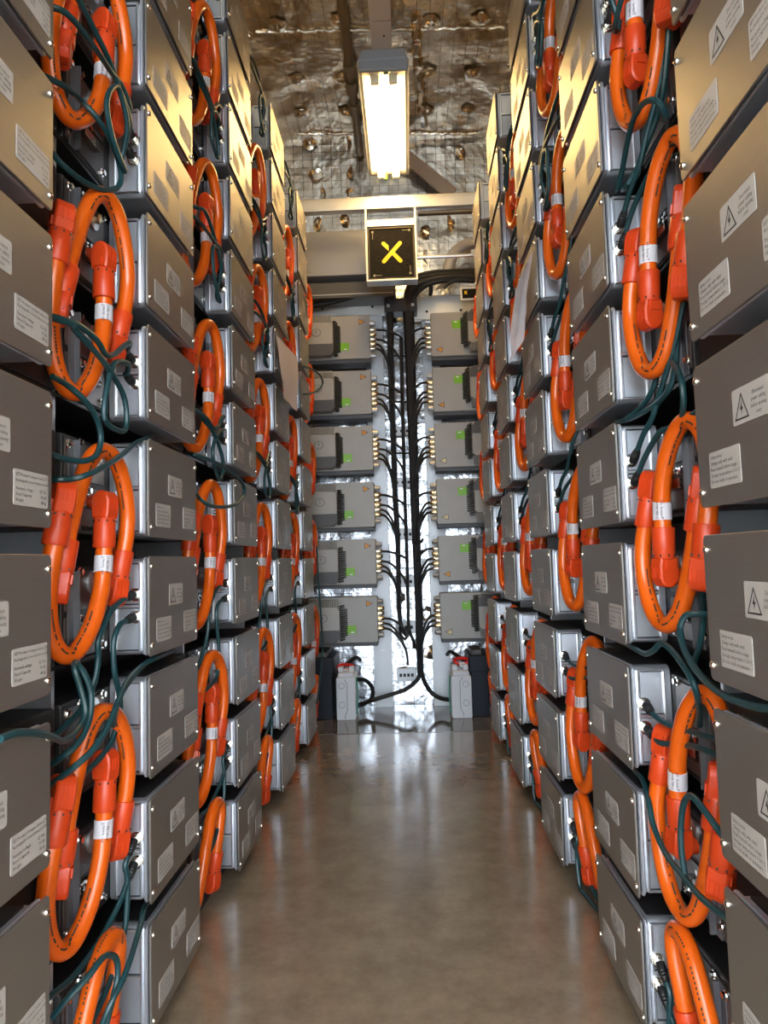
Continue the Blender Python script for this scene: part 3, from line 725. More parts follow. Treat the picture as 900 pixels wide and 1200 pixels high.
# local frame of an inverter: gland edge at x=0, body towards -x*s ... built for the left column, right column turned half a turn about y
def inverter_parts():
    d = {}
    m = MB(); m.bbox(-IW, 0, 0.0, 0.15, 0, 0.385, 0.012, 'y'); d['case'] = m.mesh('case', INVM, True)
    m = MB(); m.prism([(-IW+0.01, 0.015), (-0.290, 0.015), (-0.262, 0.045), (-0.262, 0.285), (-0.285, 0.305), (-IW+0.01, 0.305)], -0.075, 0.0, 'y', 0.006); d['heat_sink_cover'] = m.mesh('heat_sink_cover', INVM, True, 25)
    m = MB()
    for k in range(17):                              # slanting side fins, running from the cover down to the case
        z0 = 0.022 + k*0.0178; fx = 0.050 if 1 < k < 15 else 0.030
        q = [(-0.265, -0.073), (-0.265+fx*0.55, -0.060), (-0.265+fx, -0.002), (-0.265, -0.002)]
        m.add([(x, y, z0 + (0.006 if x > -0.25 else 0.0)) for x, y in q] + [(x, y, z0+0.0085 + (0.006 if x > -0.25 else 0.0)) for x, y in q], [(3,2,1,0), (4,5,6,7), (0,1,5,4), (1,2,6,5), (2,3,7,6), (3,0,4,7)])
    d['fins'] = m.mesh('fins', FINM)
    m = MB(); fin_block(m, -IW+0.015, -0.275, -0.072, -0.002, 0.303, 0.368, 17, 'x'); d['top_fins'] = m.mesh('top_fins', INVM)  # lighter than the side fins: their lit tone is put into the colour
    m = MB(); m.prism([(-IW+0.012, 0.016), (-0.292, 0.016), (-0.265, 0.046), (-0.265, 0.115), (-IW+0.012, 0.115)], -0.080, -0.0745, 'y'); d['fan_panel'] = m.mesh('fan_panel', INVD)
    m = MB(); m.lathe((-0.385, -0.0755, 0.215), (0,-1,0), [(0,0.034),(0.002,0.034)], 20); d['badge'] = m.mesh('badge', INVD, True)
    m = MB(); m.lathe((-0.385, -0.0778, 0.215), (0,-1,0), [(0,0.030),(0.001,0.030)], 20); d['badge_disc'] = m.mesh('badge_disc', INVM, True)
    m = MB(); m.box(-0.392, -0.378, -0.080, -0.0787, 0.220, 0.223); m.box(-0.3865, -0.3835, -0.080, -0.0787, 0.205, 0.235); d['badge_mark'] = m.mesh('badge_mark', INVD)
    m = MB(); m.prism([(-0.080, 0.352), (-0.080, 0.300), (-0.030, 0.326)], -0.0015, 0.0, 'y'); d['triangle'] = m.mesh('triangle', INK)
    m = MB(); m.prism([(-0.076, 0.3455), (-0.076, 0.3065), (-0.039, 0.326)], -0.0030, -0.0015, 'y'); d['amber'] = m.mesh('amber', AMBER); d['pale'] = m.mesh('pale', PALEY)
    m = MB(); m.box(-0.068, -0.052, -0.0045, -0.003, 0.3245, 0.3275); m.box(-0.072, -0.070, -0.0045, -0.003, 0.3245, 0.3275); d['mark'] = m.mesh('mark', INK)
    m = MB(); m.bbox(-0.225, -0.155, -0.0015, 0.0, 0.075, 0.145, 0.003, 'y'); d['green'] = m.mesh('green', GREEN)
    m = MB(); m.box(-0.192, -0.170, -0.003, -0.0015, 0.084, 0.093)
    for k in range(3): m.box(-0.218, -0.162, -0.003, -0.0015, 0.128-k*0.008, 0.131-k*0.008) if k < 0 else None
    d['green_print'] = m.mesh('green_print', WHITE)
    m = MB(); m.box(-0.105, -0.055, -0.0008, 0.0, 0.045, 0.070); d['plate'] = m.mesh('plate', INVM)
    m = MB(); m.bbox(-IW-0.002, -0.004, 0.012, 0.16, -0.026, -0.001, 0.004, 'y'); d['bottom'] = m.mesh('bottom', INVD, True)
    m = MB(); m.lathe((0.0, 0, 0), (1,0,0), [(0,0.0172),(0.014,0.0172),(0.014,0.013),(0.022,0.013),(0.024,0.0175),(0.038,0.0165),(0.046,0.010)], 12); d['gland'] = m.mesh('gland', BRASS, True, 40); d['gland2'] = m.mesh('gland', NICKEL, True, 40)
    m = MB(); m.lathe((0.0, 0, 0), (1,0,0), [(0,0.022),(0.010,0.022),(0.010,0.018),(0.036,0.018),(0.041,0.010)], 8); d['bolt'] = m.mesh('bolt', STEEL)
    return d
IP = inverter_parts()
for k_, me_ in IP.items():
    if k_ not in ('gland', 'bolt', 'bottom'):
        for v_ in me_.vertices: v_.co.z *= 0.844
GLZ = [0.235, 0.199, 0.163, 0.127, 0.091]
RORD = ['top', 'second', 'third', 'fourth', 'fifth', 'bottom']
gland_pts = {}
xl_edge = sum(at(433+10.5*i/5, 400+66*i, Y=Y_INV).x for i in range(6))/6
xr_edge = sum(at(505+11.5*i/5, 396+66*i, Y=Y_INV).x for i in range(6))/6
for side, xe in ((-1, xl_edge), (1, xr_edge)):
    t0 = at(433 if side < 0 else 505, 369 if side < 0 else 366.7, Y=Y_INV).z; t5 = at(443 if side < 0 else 516, 698.7 if side < 0 else 695, Y=Y_INV).z
    for i in range(6):
        ztop = t0 + (t5-t0)*i/5
        root = empty('inverter', (xe, Y_INV, ztop-IH))
        sd = 'left' if side < 0 else 'right'
        tag(root, f"grey inverter box with green sticker on far wall, {sd} column, {RORD[i]} one", 'inverter', 'inverters on the far wall')
        flip = (0, 0, 0) if side < 0 else (0, PI, 0)
        def P(name, key, parent=root):
            o = inst(name, IP[key], parent)
            if side > 0 and parent is root: o.rotation_euler = (0, PI, 0); o.location = (0, 0, IH)
            return o
        P('case', 'case'); P('heat_sink_cover', 'heat_sink_cover'); f = P('heat_sink_fins', 'fins'); f['kind'] = 'stuff'; f = P('top_fins', 'top_fins'); f['kind'] = 'stuff'
        P('fan_panel', 'fan_panel'); b = P('badge', 'badge'); inst('badge_disc', IP['badge_disc'], b); inst('badge_mark', IP['badge_mark'], b)
        t = P('warning_sticker', 'triangle'); inst('sticker_face', IP['pale' if side > 0 and i in (2,3,5) else 'amber'], t); inst('sticker_mark', IP['mark'], t)
        g = P('green_sticker', 'green'); inst('sticker_print', IP['green_print'], g)
        if side < 0: P('type_plate', 'plate')
        inst('bottom_strip', IP['bottom'], root, (0 if side < 0 else IW+0.006, 0, 0))
        for k, z in enumerate(GLZ):
            o = inst('cable_gland', IP['gland' if (k+i) % 2 else 'gland2'], root, (0, 0.07, z), (0, 0, 0 if side < 0 else PI))
            gland_pts[(side, i, k)] = V((xe - side*0.044, Y_INV+0.07, ztop-IH+z))
        for z in (0.284, 0.042): inst('bolt', IP['bolt'], root, (0, 0.07, z), (0, 0, 0 if side < 0 else PI))
        # two arms behind the case that hang it on the wall
        for z in (0.06, 0.31): inst('wall_arm', ARM_ME, root, (-0.25 if side < 0 else 0.25, 0.148, z)) if 'ARM_ME' in globals() else None

# black cables
Y_TR = 5.10
def black_cable(pts, r, label, Yd=Y_TR, group='black cables on the far wall', name='black_cable'):
    P = [at(q[0], q[1], Y=(q[2] if len(q) > 2 else Yd)) for q in pts] if not isinstance(pts[0], Vector) else pts
    o = MB().tube([p - P[0] for p in P], r, 10, 5).build(name, BLACKC, None, True); o.location = P[0]
    return tag(o, label, 'cable', group)
trunkL = [(457,352),(457.5,400),(459,460),(461,520),(463,580),(466,630),(467,680),(468,720),(472,738),(478,747,5.08)]
trunkM = [(470,395),(471,450),(473,520),(474.5,580),(476.5,640),(478,700),(479,735),(484,750),(489,762)]
trunkR = [(478,352),(480,400),(482,460),(484.5,530),(486.5,600),(489,660),(491,720),(492,770),(493,792)]
black_cable(trunkL, lambda t: 0.026-0.013*t, 'thick black cable trunk hanging left of the middle of far wall')
black_cable(trunkM, lambda t: 0.015-0.004*t, 'thin black cable run between the two thick trunks')
black_cable(trunkR, lambda t: 0.044-0.021*t, 'thickest black cable trunk running down the middle of far wall')
black_cable([(493,788,5.10),(488,798,5.11),(475,808,5.12),(455,815,5.12),(435,821,5.10),(421,826,5.02)], 0.016, 'black cable sweeping along floor to the left white box')
black_cable([(494,788,5.10),(498,800,5.11),(506,812,5.12),(516,818,5.10),(527,820,5.02)], 0.016, 'black cable sweeping along floor to the right white box')
black_cable([(417,796,5.02),(428,797,5.06),(436,806,5.10),(436,817,5.12),(430,823,5.11),(419,827.5,5.02)], 0.015, 'black cable looped beside the left white box')
def tx(trunk, py):
    for (a, b) in zip(trunk, trunk[1:]):
        if a[1] <= py <= b[1]: return a[0] + (b[0]-a[0])*(py-a[1])/(b[1]-a[1])
    return trunk[-1][0]
GN = ['top', 'second', 'third', 'fourth', 'lowest']
for (side, i, k), p in gland_pts.items():
    if k == 1: continue
    if i == 5 and k == 0: continue
    q = to_px(p); rnd = random.Random(i*10+k+side)
    drop = {0: 10, 2: 24, 3: 26, 4: 24}[k] + rnd.uniform(-4, 5)
    far = k == 0 and side < 0
    if side < 0:
        tgt = tx(trunkM, q[1]+drop+ (30 if k == 0 else 6)) if (k in (0, 2)) else tx(trunkL, q[1]+drop+6)
        g = tgt-q[0]
        pts = [(q[0], q[1], p.y), (q[0]+g*0.30, q[1]+drop*0.10, Y_TR-0.03), (q[0]+g*0.65, q[1]+drop*0.50, Y_TR-0.045), (tgt-2, q[1]+drop*1.05, Y_TR-0.035), (tgt, q[1]+drop*1.6, Y_TR-0.015)]
    else:
        tgt = tx(trunkR, q[1]+drop)
        g = tgt-q[0]
        pts = [(q[0], q[1], p.y), (q[0]+g*0.32, q[1]+drop*0.08, Y_TR-0.03), (q[0]+g*0.65, q[1]+drop*0.50, Y_TR-0.05), (tgt+2, q[1]+drop*1.1, Y_TR-0.045), (tgt, q[1]+drop*1.5, Y_TR-0.025)]
    black_cable(pts, 0.0085, f"thin black cable from {GN[k]} gland of {'left' if side < 0 else 'right'} column inverter, {RORD[i]} one")
# lowest hanging loops
black_cable([(468,735),(470,745,5.07),(476,748,5.05),(479,735,5.07)], 0.009, 'small black cable loop at the foot of the left trunk')
# cable tie bars across the trunks
for k, (px0, px1, py) in enumerate(((454,487,417),(455,488,471),(458,489,531))):
    a, b = at(px0, py, Y=5.17), at(px1, py, Y=5.17)
    o = MB().cyl((0,0,0), b-a, 0.008, None, 8).build('tie_bar', BLACK, None, True); o.location = a
    tag(o, f"black bar behind the cable trunks, {['top','middle','lowest'][k]} of three", 'bar', 'tie bars')
# black clamp above the trunks
a, b = at(450, 350, Y=5.06), at(489, 364, Y=5.06)
root = empty('cable_clamp', (a.x, 5.06, b.z)); tag(root, 'black clamp bar holding the trunk cables at the top', 'clamp')
MB().bbox(0, b.x-a.x, 0, 0.14, 0, a.z-b.z, 0.006, 'y').build('clamp_body', BLACK, root)
for x in (0.03, 0.21): MB().lathe((x, 0, 0.045), (0,-1,0), [(0,0.012),(0.006,0.012)], 8).build('clamp_screw', STEEL, root)
black_cable([(345,361,5.1),(380,356,5.08),(405,350,5.05),(425,344,5.03),(440,341,5.03),(450,344,5.05),(456,355,5.08)], 0.022, 'thick black cables curving in from the left rack above inverters')
black_cable([(345,357,5.15),(385,352,5.13),(410,346,5.1),(432,340,5.08),(447,340,5.08),(455,349,5.1)], 0.014, 'black cable behind the thick one curving in from left')
for k, (dy, r, dx) in enumerate(((0, 0.030, 0), (-5, 0.022, -4), (4, 0.020, 5), (-9, 0.014, -2))):
    black_cable([(479+dx*0.6,358,5.08),(481+dx,345+dy*0.4,5.07),(489+dx,334+dy,5.05),(505,328+dy,5.04),(525,325+dy*0.8,5.04),(548,325+dy*0.9,5.05),(580,326+dy,5.06)], r,
                f"thick black cable bending right to the right rack above inverters, {['middle','upper','lower','topmost'][k]} one of four")
black_cable([(504,330,5.06),(505,340,5.07),(504,346,5.09)], 0.016, 'short black cable stub under the right cable bend')
black_cable([(520,338,5.03),(528,331,5.02),(540,328,5.02),(556,330,5.03)], 0.012, 'black cable bowed below the right cable bend')

# white boxes, navy cabinets, red plugs
def white_box(px0, px1, pt, pb, side):
    a = at(px0, pb, Z=0.0); Yf = a.y; a = at(px0, pt, Y=Yf); b = at(px1, pb, Y=Yf); h = a.z; w = b.x-a.x
    sd = 'left' if side < 0 else 'right'
    root = empty('power_box', ((a.x+b.x)/2, Yf, 0.0)); tag(root, f"white plastic battery box on the floor by the {sd} navy cabinet", 'box', 'white boxes at the far wall')
    MB().bbox(-w/2, w/2, 0, 0.26, 0.002, h-0.03, 0.012, 'y').build('box_body', WBOX, root)
    MB().bbox(-w/2+0.012, w/2-0.012, 0.01, 0.25, h-0.03, h, 0.01, 'y').build('lid', WBOX, root)
    for z in (h*0.33, h*0.73):
        MB().lathe((side*w*0.22, 0.002, z), (0,-1,0), [(0,0.022),(0.003,0.022),(0.003,0.019),(0.001,0.017)], 16).build('round_cap', LAMPG, root, True)
    pts = [(-side*w*0.12, h-0.045), (-side*w*0.12, h*0.87), (side*w*0.10, h*0.78), (side*w*0.10, h*0.22), (-side*w*0.12, h*0.10), (-side*w*0.12, 0.012)]
    pts = [(-side*-0.0 - side*0.0 + (-side)*abs(0)*1 + p[0], p[1]) for p in pts]
    MB().tube([(-p[0]*0.6, -0.001, p[1]) for p in pts], 0.0028, 6, 1).build('moulded_line', LAMPG, root)
    for (x0, x1) in ((-0.055, -0.02), (0.02, 0.055)): MB().bbox(x0, x1, 0.05, 0.12, h-0.001, h+0.035, 0.006, 'y').build('terminal', WBOX, root)
    gx = -side*(w/2+0.004)
    o = MB().tube([(gx, 0.05, h*0.88), (gx-side*0.006, 0.04, h*0.6), (gx-side*0.006, 0.04, h*0.35), (gx, 0.05, h*0.10)], 0.005, 6, 4).build('green_wire', mat('green_wire_%s' % sd, (0.05,0.30,0.20), 0, 0.4), root, True)
    return root, Yf, h, w
wb1 = white_box(393.5, 417.5, 789, 845, -1); wb2 = white_box(528, 554, 787, 842.5, 1)
def navy(px0, px1, pt, pb, side, Yf):
    a = at(px0, pt, Y=Yf); b = at(px1, pb, Y=Yf); w = b.x-a.x; h = a.z
    root = empty('control_cabinet', ((a.x+b.x)/2, Yf, 0)); sd = 'left' if side < 0 else 'right'
    tag(root, f"dark navy floor cabinet with a cap beside the {sd} white box", 'cabinet', 'navy cabinets')
    MB().bbox(-w/2+0.012, w/2-0.012, 0.015, 0.34, 0.002, h-0.13, 0.008, 'z').build('cabinet_body', NAVY, root)
    MB().bbox(-w/2, w/2, 0, 0.36, h-0.13, h-0.02, 0.01, 'z').build('cap', NAVY, root)
    MB().bbox(-w/2+0.02, w/2-0.05, 0.03, 0.3, h-0.02, h+0.012, 0.008, 'z').build('top_unit', INVD, root)
    for x in (-0.06, 0.03): MB().lathe((x, 0.03, h+0.02), (0,-1,0), [(0,0.010),(0.005,0.010)], 8).build('screw', SCREW, root) if False else None
    return root
navy(364, 392.5, 768, 846, -1, 4.86); navy(549, 577, 765, 843, 1, 4.86)
def red_plug(px, py, side, Y):
    p = at(px, py, Y=Y); sd = 'left' if side < 0 else 'right'
    root = empty('battery_plug', p); tag(root, f"red plug with black cable above the {sd} white box", 'plug', 'red plugs')
    MB().tube([(-0.055, 0, 0.0), (-0.03, -0.004, 0.014), (0.02, -0.004, 0.014), (0.055, 0, 0.0), (0.03, -0.002, -0.02), (-0.03, -0.002, -0.02), (-0.055, 0, 0.0)], 0.012, 8, 4).build('red_handle', RED, root, True)
    MB().tube([(side*0.02, 0.02, 0), (side*-0.03, 0.05, 0.03), (side*-0.07, 0.1, 0.05), (side*-0.09, 0.18, 0.02)], 0.014, 8, 4).build('lead', BLACK, root, True)
    MB().bbox(-0.02, 0.02, -0.02, 0.03, -0.045, -0.012, 0.006, 'z').build('pin_holder', WBOX, root)
red_plug(405, 781.5, -1, 4.95); red_plug(541, 774, 1, 4.95)

# ------------------------------------------------------------------ beam, hanging sign, duct, rod
YB = 4.62
a = at(352, 236, Y=YB); b = at(562, 226, Y=YB); zb_ = (at(450,236,Y=YB).z + at(450,228,Y=YB).z)/2
bx0, bx1 = -0.72, 0.60
hb_ = 0.088; z0b = at(455, 244, Y=YB).z
beam = empty('cross_beam', ((bx0+bx1)/2, YB, z0b)); tag(beam, 'pale aluminium cross beam between the two racks under the ceiling', 'beam')
MB().bbox(bx0-beam.location.x, bx1-beam.location.x, 0, 0.06, 0, hb_, 0.004, 'x').build('profile', ALU, beam, True)
for x in (-0.28, -0.02, 0.12): MB().lathe((x, 0.03, hb_), (0,0,1), [(0,0.008),(0.012,0.008),(0.014,0.005)], 6).build('bolt', SCREW, beam)
# sign: outer frame corners
sl, sr = at(428.5, 290, Y=YB).x, at(488.5, 290, Y=YB).x
stp = at(458, 263, Y=YB).z; sbt = at(458, 327, Y=YB).z
sx = (sl+sr)/2; sw = sr-sl; sh = stp-sbt
sg = empty('hanging_sign', (sx, YB, sbt)); tag(sg, 'black board with a yellow X hanging from the cross beam', 'sign')
hang = z0b - sbt
MB().box(-sw/2, -sw/2+0.012, 0, 0.09, 0, hang).build('side_strap', ALU, sg); MB().box(sw/2-0.012, sw/2, 0, 0.09, 0, hang).build('side_strap', ALU, sg)
MB().bbox(-sw/2+0.012, sw/2-0.012, -0.004, 0.02, sh-0.012, sh+0.036, 0.003, 'x').build('top_strip', ALU, sg)
MB().bbox(-sw/2, sw/2, -0.004, 0.09, -0.012, 0.0, 0.003, 'x').build('bottom_strip', ALU, sg)
bd = MB().box(-sw/2+0.012, sw/2-0.012, 0.010, 0.03, 0.0, sh-0.012).build('board', SIGNB, sg)
def fr(mb, x0, x1, z0, z1, t, y0, y1):
    mb.box(x0, x1, y0, y1, z0, z0+t); mb.box(x0, x1, y0, y1, z1-t, z1); mb.box(x0, x0+t, y0, y1, z0+t, z1-t); mb.box(x1-t, x1, y0, y1, z0+t, z1-t)
m = MB(); fr(m, -sw/2+0.018, sw/2-0.018, 0.006, sh-0.018, 0.006, 0.004, 0.010); m.build('inner_frame', mat('dark_bronze', (0.09,0.075,0.06), 0.7, 0.4), sg)
cxs, czs = 0.004, sh*0.50
def bar(mb, p, q, w, y0, y1, cut=None):
    d = V((q[0]-p[0], q[1]-p[1])).normalized(); n = V((-d.y, d.x)); prof = []
    for k in range(9):
        t = -PI/2 + PI*k/8; prof.append((q[0]+(d.x*math.cos(t)+n.x*math.sin(t))*w, q[1]+(d.y*math.cos(t)+n.y*math.sin(t))*w))
    for k in range(9):
        t = PI/2 + PI*k/8; prof.append((p[0]+(d.x*math.cos(t)+n.x*math.sin(t))*w, p[1]+(d.y*math.cos(t)+n.y*math.sin(t))*w))
    mb.prism(prof, y0, y1, 'y')
ex, ez, bwid = 0.056, 0.062, 0.0135
m = MB(); bar(m, (cxs-ex, czs-ez), (cxs+ex, czs+ez), bwid, 0.007, 0.010)
bar(m, (cxs+0.008, czs-0.008), (cxs+ex, czs-ez), bwid, 0.0072, 0.010)
# short upper left stroke with a straight vertical cut
prof = []
d = V((-1, 1)).normalized(); n = V((-d.y, d.x)); q = (cxs-ex, czs+ez)
for k in range(9):
    t = -PI/2 + PI*k/8; prof.append((q[0]+(d.x*math.cos(t)+n.x*math.sin(t))*bwid, q[1]+(d.y*math.cos(t)+n.y*math.sin(t))*bwid))
prof += [(cxs-0.022, czs+0.0095), (cxs-0.022, czs+0.047)]
m.prism(prof, 0.0072, 0.010, 'y'); m.build('yellow_x', YELLOW, bd)
rm = MB()
for (u_, v_) in ((-.75,.75),(-.38,.85),(.1,.87),(.6,.87),(-.5,.62),(0,.6),(.52,.62),(-.78,.3),(.78,.38),(-.5,.0),(.55,.06),(-.75,-.3),(.8,-.2),(-.5,-.58),(.02,-.58),(.55,-.5),(-.75,-.85),(-.22,-.85),(.3,-.82),(.78,-.7)):
    x, z = u_*sw*0.36+0.004, sh*0.5 + v_*sh*0.36
    pts = [(x+0.016*math.cos(2*PI*k/16), 0.0092, z+0.016*math.sin(2*PI*k/16)) for k in range(17)]
    rm.tube(pts, 0.0008, 4, 1)
ro = rm.build('ring_print', SIGNR, bd); ro['kind'] = 'stuff'
cm_ = MB(); zt, zl, xw = sh-0.045, 0.032, sw*0.36
def mini_x(x, z, s=0.006):
    bar(cm_, (x-s, z-s), (x+s, z+s), 0.0016, 0.0080, 0.0095); bar(cm_, (x-s, z+s), (x+s, z-s), 0.0016, 0.0078, 0.0095)
mini_x(-xw, zt); mini_x(xw, zt+0.005, 0.005); mini_x(-xw+0.006, zl); mini_x(xw, zl+0.008)
for k in range(4):
    cm_.box(-xw-0.001, -xw+0.0015, 0.008, 0.0095, zt-0.020-k*0.010, zt-0.013-k*0.010)
    cm_.box(xw-0.018-k*0.010, xw-0.011-k*0.010, 0.008, 0.0095, zt+0.004, zt+0.0065)
    cm_.box(-xw+0.018+k*0.010, -xw+0.025+k*0.010, 0.008, 0.0095, zl-0.001, zl+0.0015)
    cm_.box(xw-0.001, xw+0.0015, 0.008, 0.0095, zl+0.022+k*0.010, zl+0.029+k*0.010)
co = cm_.build('corner_print', mat('pale_gold_print', (0.75,0.68,0.42), 0, 0.5), bd); co['kind'] = 'stuff'
# rod
a = at(488, 302, Y=YB+0.05); b = at(560, 295, Y=YB+0.05); b.z = a.z
o = MB().cyl((0,0,0), b-a, 0.012, None, 10).build('support_rod', ALU, None, True); o.location = a; tag(o, 'round steel rod from the hanging sign to the right rack', 'rod')
# grey duct on the left, dark tray below it
a, b = at(352, 272, Y=4.98), at(430, 322, Y=4.98)
o = empty('air_duct', ((a.x+b.x)/2, 4.98, b.z)); tag(o, 'flat grey sheet metal duct beside the hanging sign', 'duct')
w_ = (b.x-a.x)/2
MB().bbox(-w_-0.05, w_, 0, 0.30, 0, a.z-b.z, 0.01, 'x').build('duct_body', DUCT, o, True)
MB().bbox(-w_-0.05, w_, -0.012, 0, 0.0, 0.018, 0.003, 'x').build('lower_flange', DUCT, o)
a, b = at(352, 333, Y=5.0), at(464, 346, Y=5.0)
o = empty('cable_tray', (a.x, 5.0, b.z)); tag(o, 'black cable tray under the grey duct', 'tray')
MB().box(0, b.x-a.x, 0, 0.005, 0, a.z-b.z).build('front_lip', INVD, o); MB().box(0, b.x-a.x, 0.005, 0.28, 0, 0.006).build('tray_bottom', INVD, o)
MB().box(0.02, b.x-a.x-0.02, -0.004, 0, 0.02, 0.026).build('edge_bead', STEEL, o)
# head plates above the inverters
for k, (x0, x1, y0, y1, lb) in enumerate(((362,452,349,368,'pale metal head plate above the left column of inverters'), (484,556,348,372,'pale metal head plate above the right column of inverters'))):
    a, b = at(x0, y0, Y=5.195), at(x1, y1, Y=5.195)
    o = empty('head_plate', (a.x, 5.195, b.z)); tag(o, lb, 'plate', 'head plates')
    MB().bbox(0, b.x-a.x, 0, 0.04, 0, a.z-b.z, 0.003, 'y').build('sheet', ALU, o)
    for x in (0.10, (b.x-a.x)-0.10): MB().lathe((x, 0, 0.06), (0,-1,0), [(0,0.010),(0.003,0.010)], 8).build('rivet', DARKSEAL_SHADE, o)
a, b = at(541, 337, Y=4.98), at(562, 349, Y=4.98)
o = empty('small_board', (a.x, 4.98, b.z)); tag(o, 'small black sign box with pale frame by the right rack', 'sign')
w_, h_ = b.x-a.x, a.z-b.z
MB().bbox(0, w_, 0.004, 0.06, 0, h_, 0.003, 'y').build('sign_box', SIGNB, o)
m = MB(); fr(m, -0.012, w_+0.012, -0.014, h_+0.004, 0.014, 0.0, 0.02); m.build('frame', ALU, o)
m = MB(); bar(m, (0.02, 0.035), (0.036, 0.055), 0.003, 0.001, 0.004); bar(m, (0.02, 0.055), (0.036, 0.035), 0.003, 0.0012, 0.004); m.build('x_print', YELLOW, o)
# pipes seen right of the sign
a, b = at(522, 330, Y=5.1), at(536, 288, Y=5.1)
o = MB().tube([a-a, at(526,312,Y=5.1)-a, at(532,298,Y=5.1)-a, at(545,287,Y=5.12)-a, at(566,284,Y=5.14)-a], 0.042, 12, 5).build('vent_hose', mat('grey_hose', (0.42,0.42,0.43), 0.1, 0.5), None, True); o.location = a; tag(o, 'grey bent vent hose on the foil wall right of the sign', 'hose')
a = at(490, 250, Y=5.15); b = at(570, 243, Y=5.15); b.z = a.z
o = MB().cyl((0,0,0), b-a, 0.022, None, 12).build('wall_pipe', CONDUIT, None, True); o.location = a; tag(o, 'thin grey pipe along the back wall behind the cross beam', 'pipe')
# ------------------------------------------------------------------ conduit, lamp rail and lamp under the ceiling
ZC = CZ-0.10
c0, c1 = at(396, -20, Z=ZC), at(431, 222, Z=ZC); c1.y = min(c1.y, WY-0.02)
cx_ = at(411, 90, Z=ZC).x
root = empty('ceiling_conduit', (cx_, 2.6, ZC)); tag(root, 'brown metal conduit pipe along the ceiling left of the lamp', 'conduit')
MB().cyl((0, -0.6, 0), (0, WY-2.6-0.03, 0), 0.030, None, 14).build('pipe', CONDUIT, root, True)
for py in (80, 100, 126):
    y = at(411, py, Z=ZC).y - 2.6
    MB().cyl((0, y-0.06, 0), (0, y+0.06, 0), 0.042, None, 14).build('coupling', CONDUIT, root, True)
for y in (0.2, 1.3, 2.4): MB().box(-0.012, 0.012, y-0.02, y+0.02, 0.02, 0.10).build('hanger', STEEL, root)
ZL = 3.66                                   # underside of the lamp
n0, n1 = at(450, 90, Z=ZL), at(455.5, 216, Z=ZL)
lx = (n0.x+n1.x)/2; ly0, ly1 = n0.y, n1.y; lw = (at(479.5,150,Z=ZL).x - at(425,150,Z=ZL).x)
LL = ly1-ly0
lamp = empty('ceiling_lamp', (lx, (ly0+ly1)/2, ZL)); tag(lamp, 'lit twin tube lamp with clear cover hanging below the ceiling', 'lamp')
hl, hw = LL/2, lw/2
# grey body: trough on top
def trough(prof_b, prof_t, z0, z1, y0, y1): pass
m = MB(); m.prism([(-hw, 0.075), (hw, 0.075), (hw*0.80, 0.14), (-hw*0.80, 0.14)], -hl-0.03, hl+0.03, 'y', 0.01); m.build('lamp_body', LAMPG, lamp, True)
m = MB(); m.bbox(-hw*0.96, hw*0.96, -hl-0.03, -hl-0.004, 0.02, 0.076, 0.02, 'y'); m.build('end_cap', LAMPG, lamp, True)
m = MB(); m.box(-hw*0.85, hw*0.85, -hl+0.01, hl-0.01, 0.068, 0.074); m.build('reflector', mat('lamp_reflector', (0.85,0.84,0.80), 0, 0.4), lamp)
# clear cover: open trough with wall thickness
def shell(x, z0, z1, y0, y1, t):
    mb = MB(); prof = [(-x, z1), (-x, z0+0.03), (-x*0.72, z0), (x*0.72, z0), (x, z0+0.03), (x, z1)]
    inn = [(-x+t, z1), (-x+t, z0+0.03+t*0.3), (-x*0.72+t*0.4, z0+t), (x*0.72-t*0.4, z0+t), (x-t, z0+0.03+t*0.3), (x-t, z1)]
    for k in range(5):
        vs = [(prof[k][0], y0, prof[k][1]), (prof[k+1][0], y0, prof[k+1][1]), (prof[k+1][0], y1, prof[k+1][1]), (prof[k][0], y1, prof[k][1])]
        mb.add(vs, [(0,1,2,3)])
    mb.add([(p[0], y0, p[1]) for p in prof], [tuple(range(5,-1,-1))]); mb.add([(p[0], y1, p[1]) for p in prof], [tuple(range(6))])
    return mb
shell(hw*0.97, 0.0, 0.075, -hl, hl, 0.003).build('clear_cover', clear_mat('lamp_cover', (0.97,0.97,0.95), 0.03, 0.08), lamp)
TUBE = emit('lamp_tube_glow', (1.0, 0.64, 0.25), LAMP_STRENGTH)
for sx_ in (-1, 1):
    MB().cyl((sx_*hw*0.36, -hl+0.10, 0.042), (sx_*hw*0.36, hl-0.06, 0.042), 0.020, None, 14).build('tube', TUBE, lamp, True)
    for y in (-hl+0.085, hl-0.045): MB().bbox(sx_*hw*0.36-0.024, sx_*hw*0.36+0.024, y-0.012, y+0.012, 0.02, 0.07, 0.005, 'y').build('tube_holder', WHITE, lamp)
MB().bbox(0.0, 0.026, -hl+0.02, -hl+0.045, 0.045, 0.068, 0.003, 'y').build('starter', mat('teal_block', (0.02,0.16,0.15), 0, 0.4), lamp)
MB().lathe((-0.02, hl-0.03, 0.02), (0,0,1), [(0,0.010),(0.03,0.010)], 8).build('end_screw', GREEN, lamp)
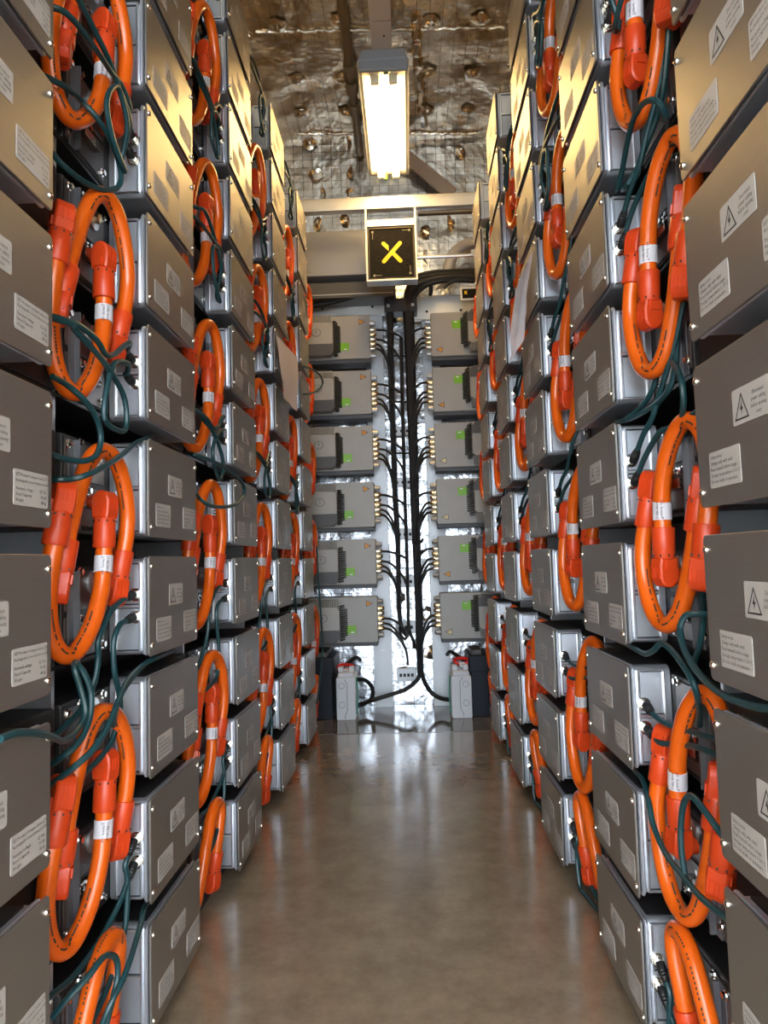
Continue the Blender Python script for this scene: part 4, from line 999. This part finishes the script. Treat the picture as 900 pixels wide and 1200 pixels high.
# mounting channel running from the lamp towards the door
zr_ = ZL+0.14; ch = at(447, 30, Z=zr_)
root = empty('lamp_channel', (lx-0.005, 1.9, zr_)); tag(root, 'beige steel channel that carries the lamp', 'channel')
y1c = ly1 - 1.9
ys = [-1.0, at(447, 25, Z=zr_).y-1.9, at(449, 67, Z=zr_).y-1.9, y1c]
for k in range(3): MB().bbox(-0.055, 0.055, ys[k]+0.004, ys[k+1]-0.004, 0, 0.05, 0.004, 'y').build('channel_length', mat('beige_channel_%d' % k, (0.66,0.57,0.48), 0.1, 0.45), root)
MB().lathe((0.015, at(448,42,Z=zr_).y-1.9, 0.0), (0,0,-1), [(0,0.006),(0.001,0.006)], 10).build('hole', DARKSEAL_SHADE, root)
for y in (-0.6, 0.8, y1c-0.3): MB().cyl((0, y, 0.05), (0, y, CZ-zr_-0.005), 0.008, None, 8).build('hanger_rod', STEEL, root)
# diagonal strip on the wall behind the lamp
a, b = at(468, 176, Y=5.2), at(530, 226, Y=5.2)
d_ = (b-a).normalized(); n_ = V((-d_.z, 0, d_.x))
o = empty('wall_strip', a); tag(o, 'beige diagonal metal strip on the back wall behind the lamp', 'strip')
for t0, t1 in ((0, 0.40), (0.41, 1.0)):
    L_ = (b-a).length; p0, p1 = d_*(L_*t0), d_*(L_*t1)
    m = MB(); q = [p0-n_*0.05, p1-n_*0.05, p1+n_*0.05, p0+n_*0.05]
    m.add([v for v in q] + [v+V((0,0.03,0)) for v in q], [(0,1,2,3), (7,6,5,4), (0,4,5,1), (1,5,6,2), (2,6,7,3), (3,7,4,0)]); m.build('strip_length', mat('beige_strip_%d' % int(t0*10), (0.46,0.40,0.34), 0.2, 0.45), o)

# ------------------------------------------------------------------ sheets hung on two modules
def sheet(name, corners, bulge, material, label, cat, nu=6, nv=10, seed=1, thick=0.0009):
    """corners: top near, top far, bottom far, bottom near (world)"""
    rnd = random.Random(seed); c = [V(p) for p in corners]; vs = []; out = V((1 if c[0].x < 0 else -1, 0, 0))
    for layer in (0, 1):
        for j in range(nv+1):
            for i in range(nu+1):
                u_, v_ = i/nu, j/nv
                p = c[0].lerp(c[1], u_).lerp(c[3].lerp(c[2], u_), v_)
                w__ = math.sin(v_*PI)*bulge + 0.004*math.sin(u_*5+v_*7+seed)*v_ + 0.002*math.sin(u_*9-v_*4)
                vs.append(p + out*(abs(w__) + 0.002 - layer*thick) - c[0])
    n = (nu+1)*(nv+1); fs = []
    for j in range(nv):
        for i in range(nu):
            q = j*(nu+1)+i; fs += [(q, q+1, q+nu+2, q+nu+1), (n+q+nu+1, n+q+nu+2, n+q+1, n+q)]
    o = MB().add(vs, fs).build(name, material, None, True); o.location = c[0]; return tag(o, label, cat) if label else o
xf = X_L + 0.006
sheet('paper_sheet', [at(323.5,393,X=xf), at(347.5,419,X=xf+0.03), at(347,482,X=xf+0.036), at(331,466,X=xf+0.012)], 0.006, PAPER, 'pinkish white paper sheet hanging from left fourth column module', 'paper', seed=2)
xf = X_R - 0.004
sl_root = empty('document_sleeve', at(625,292,X=xf)); tag(sl_root, 'clear plastic sleeve with papers hanging on right third column module', 'sleeve')
for nm, cs, mt, bl, sd_ in (('paper', [at(622,300,X=xf-0.004), at(608,338,X=xf-0.060), at(604,392,X=xf-0.072), at(617,372,X=xf-0.022)], PAPER, 0.004, 4),
                            ('pouch', [at(625,294,X=xf-0.008), at(607,335,X=xf-0.068), at(599.5,424,X=xf-0.080), at(614.5,398,X=xf-0.032)], SLEEVE, 0.008, 5)):
    o = sheet(nm, cs, bl, mt, None, None, seed=sd_); o.location = o.location - sl_root.location; o.parent = sl_root
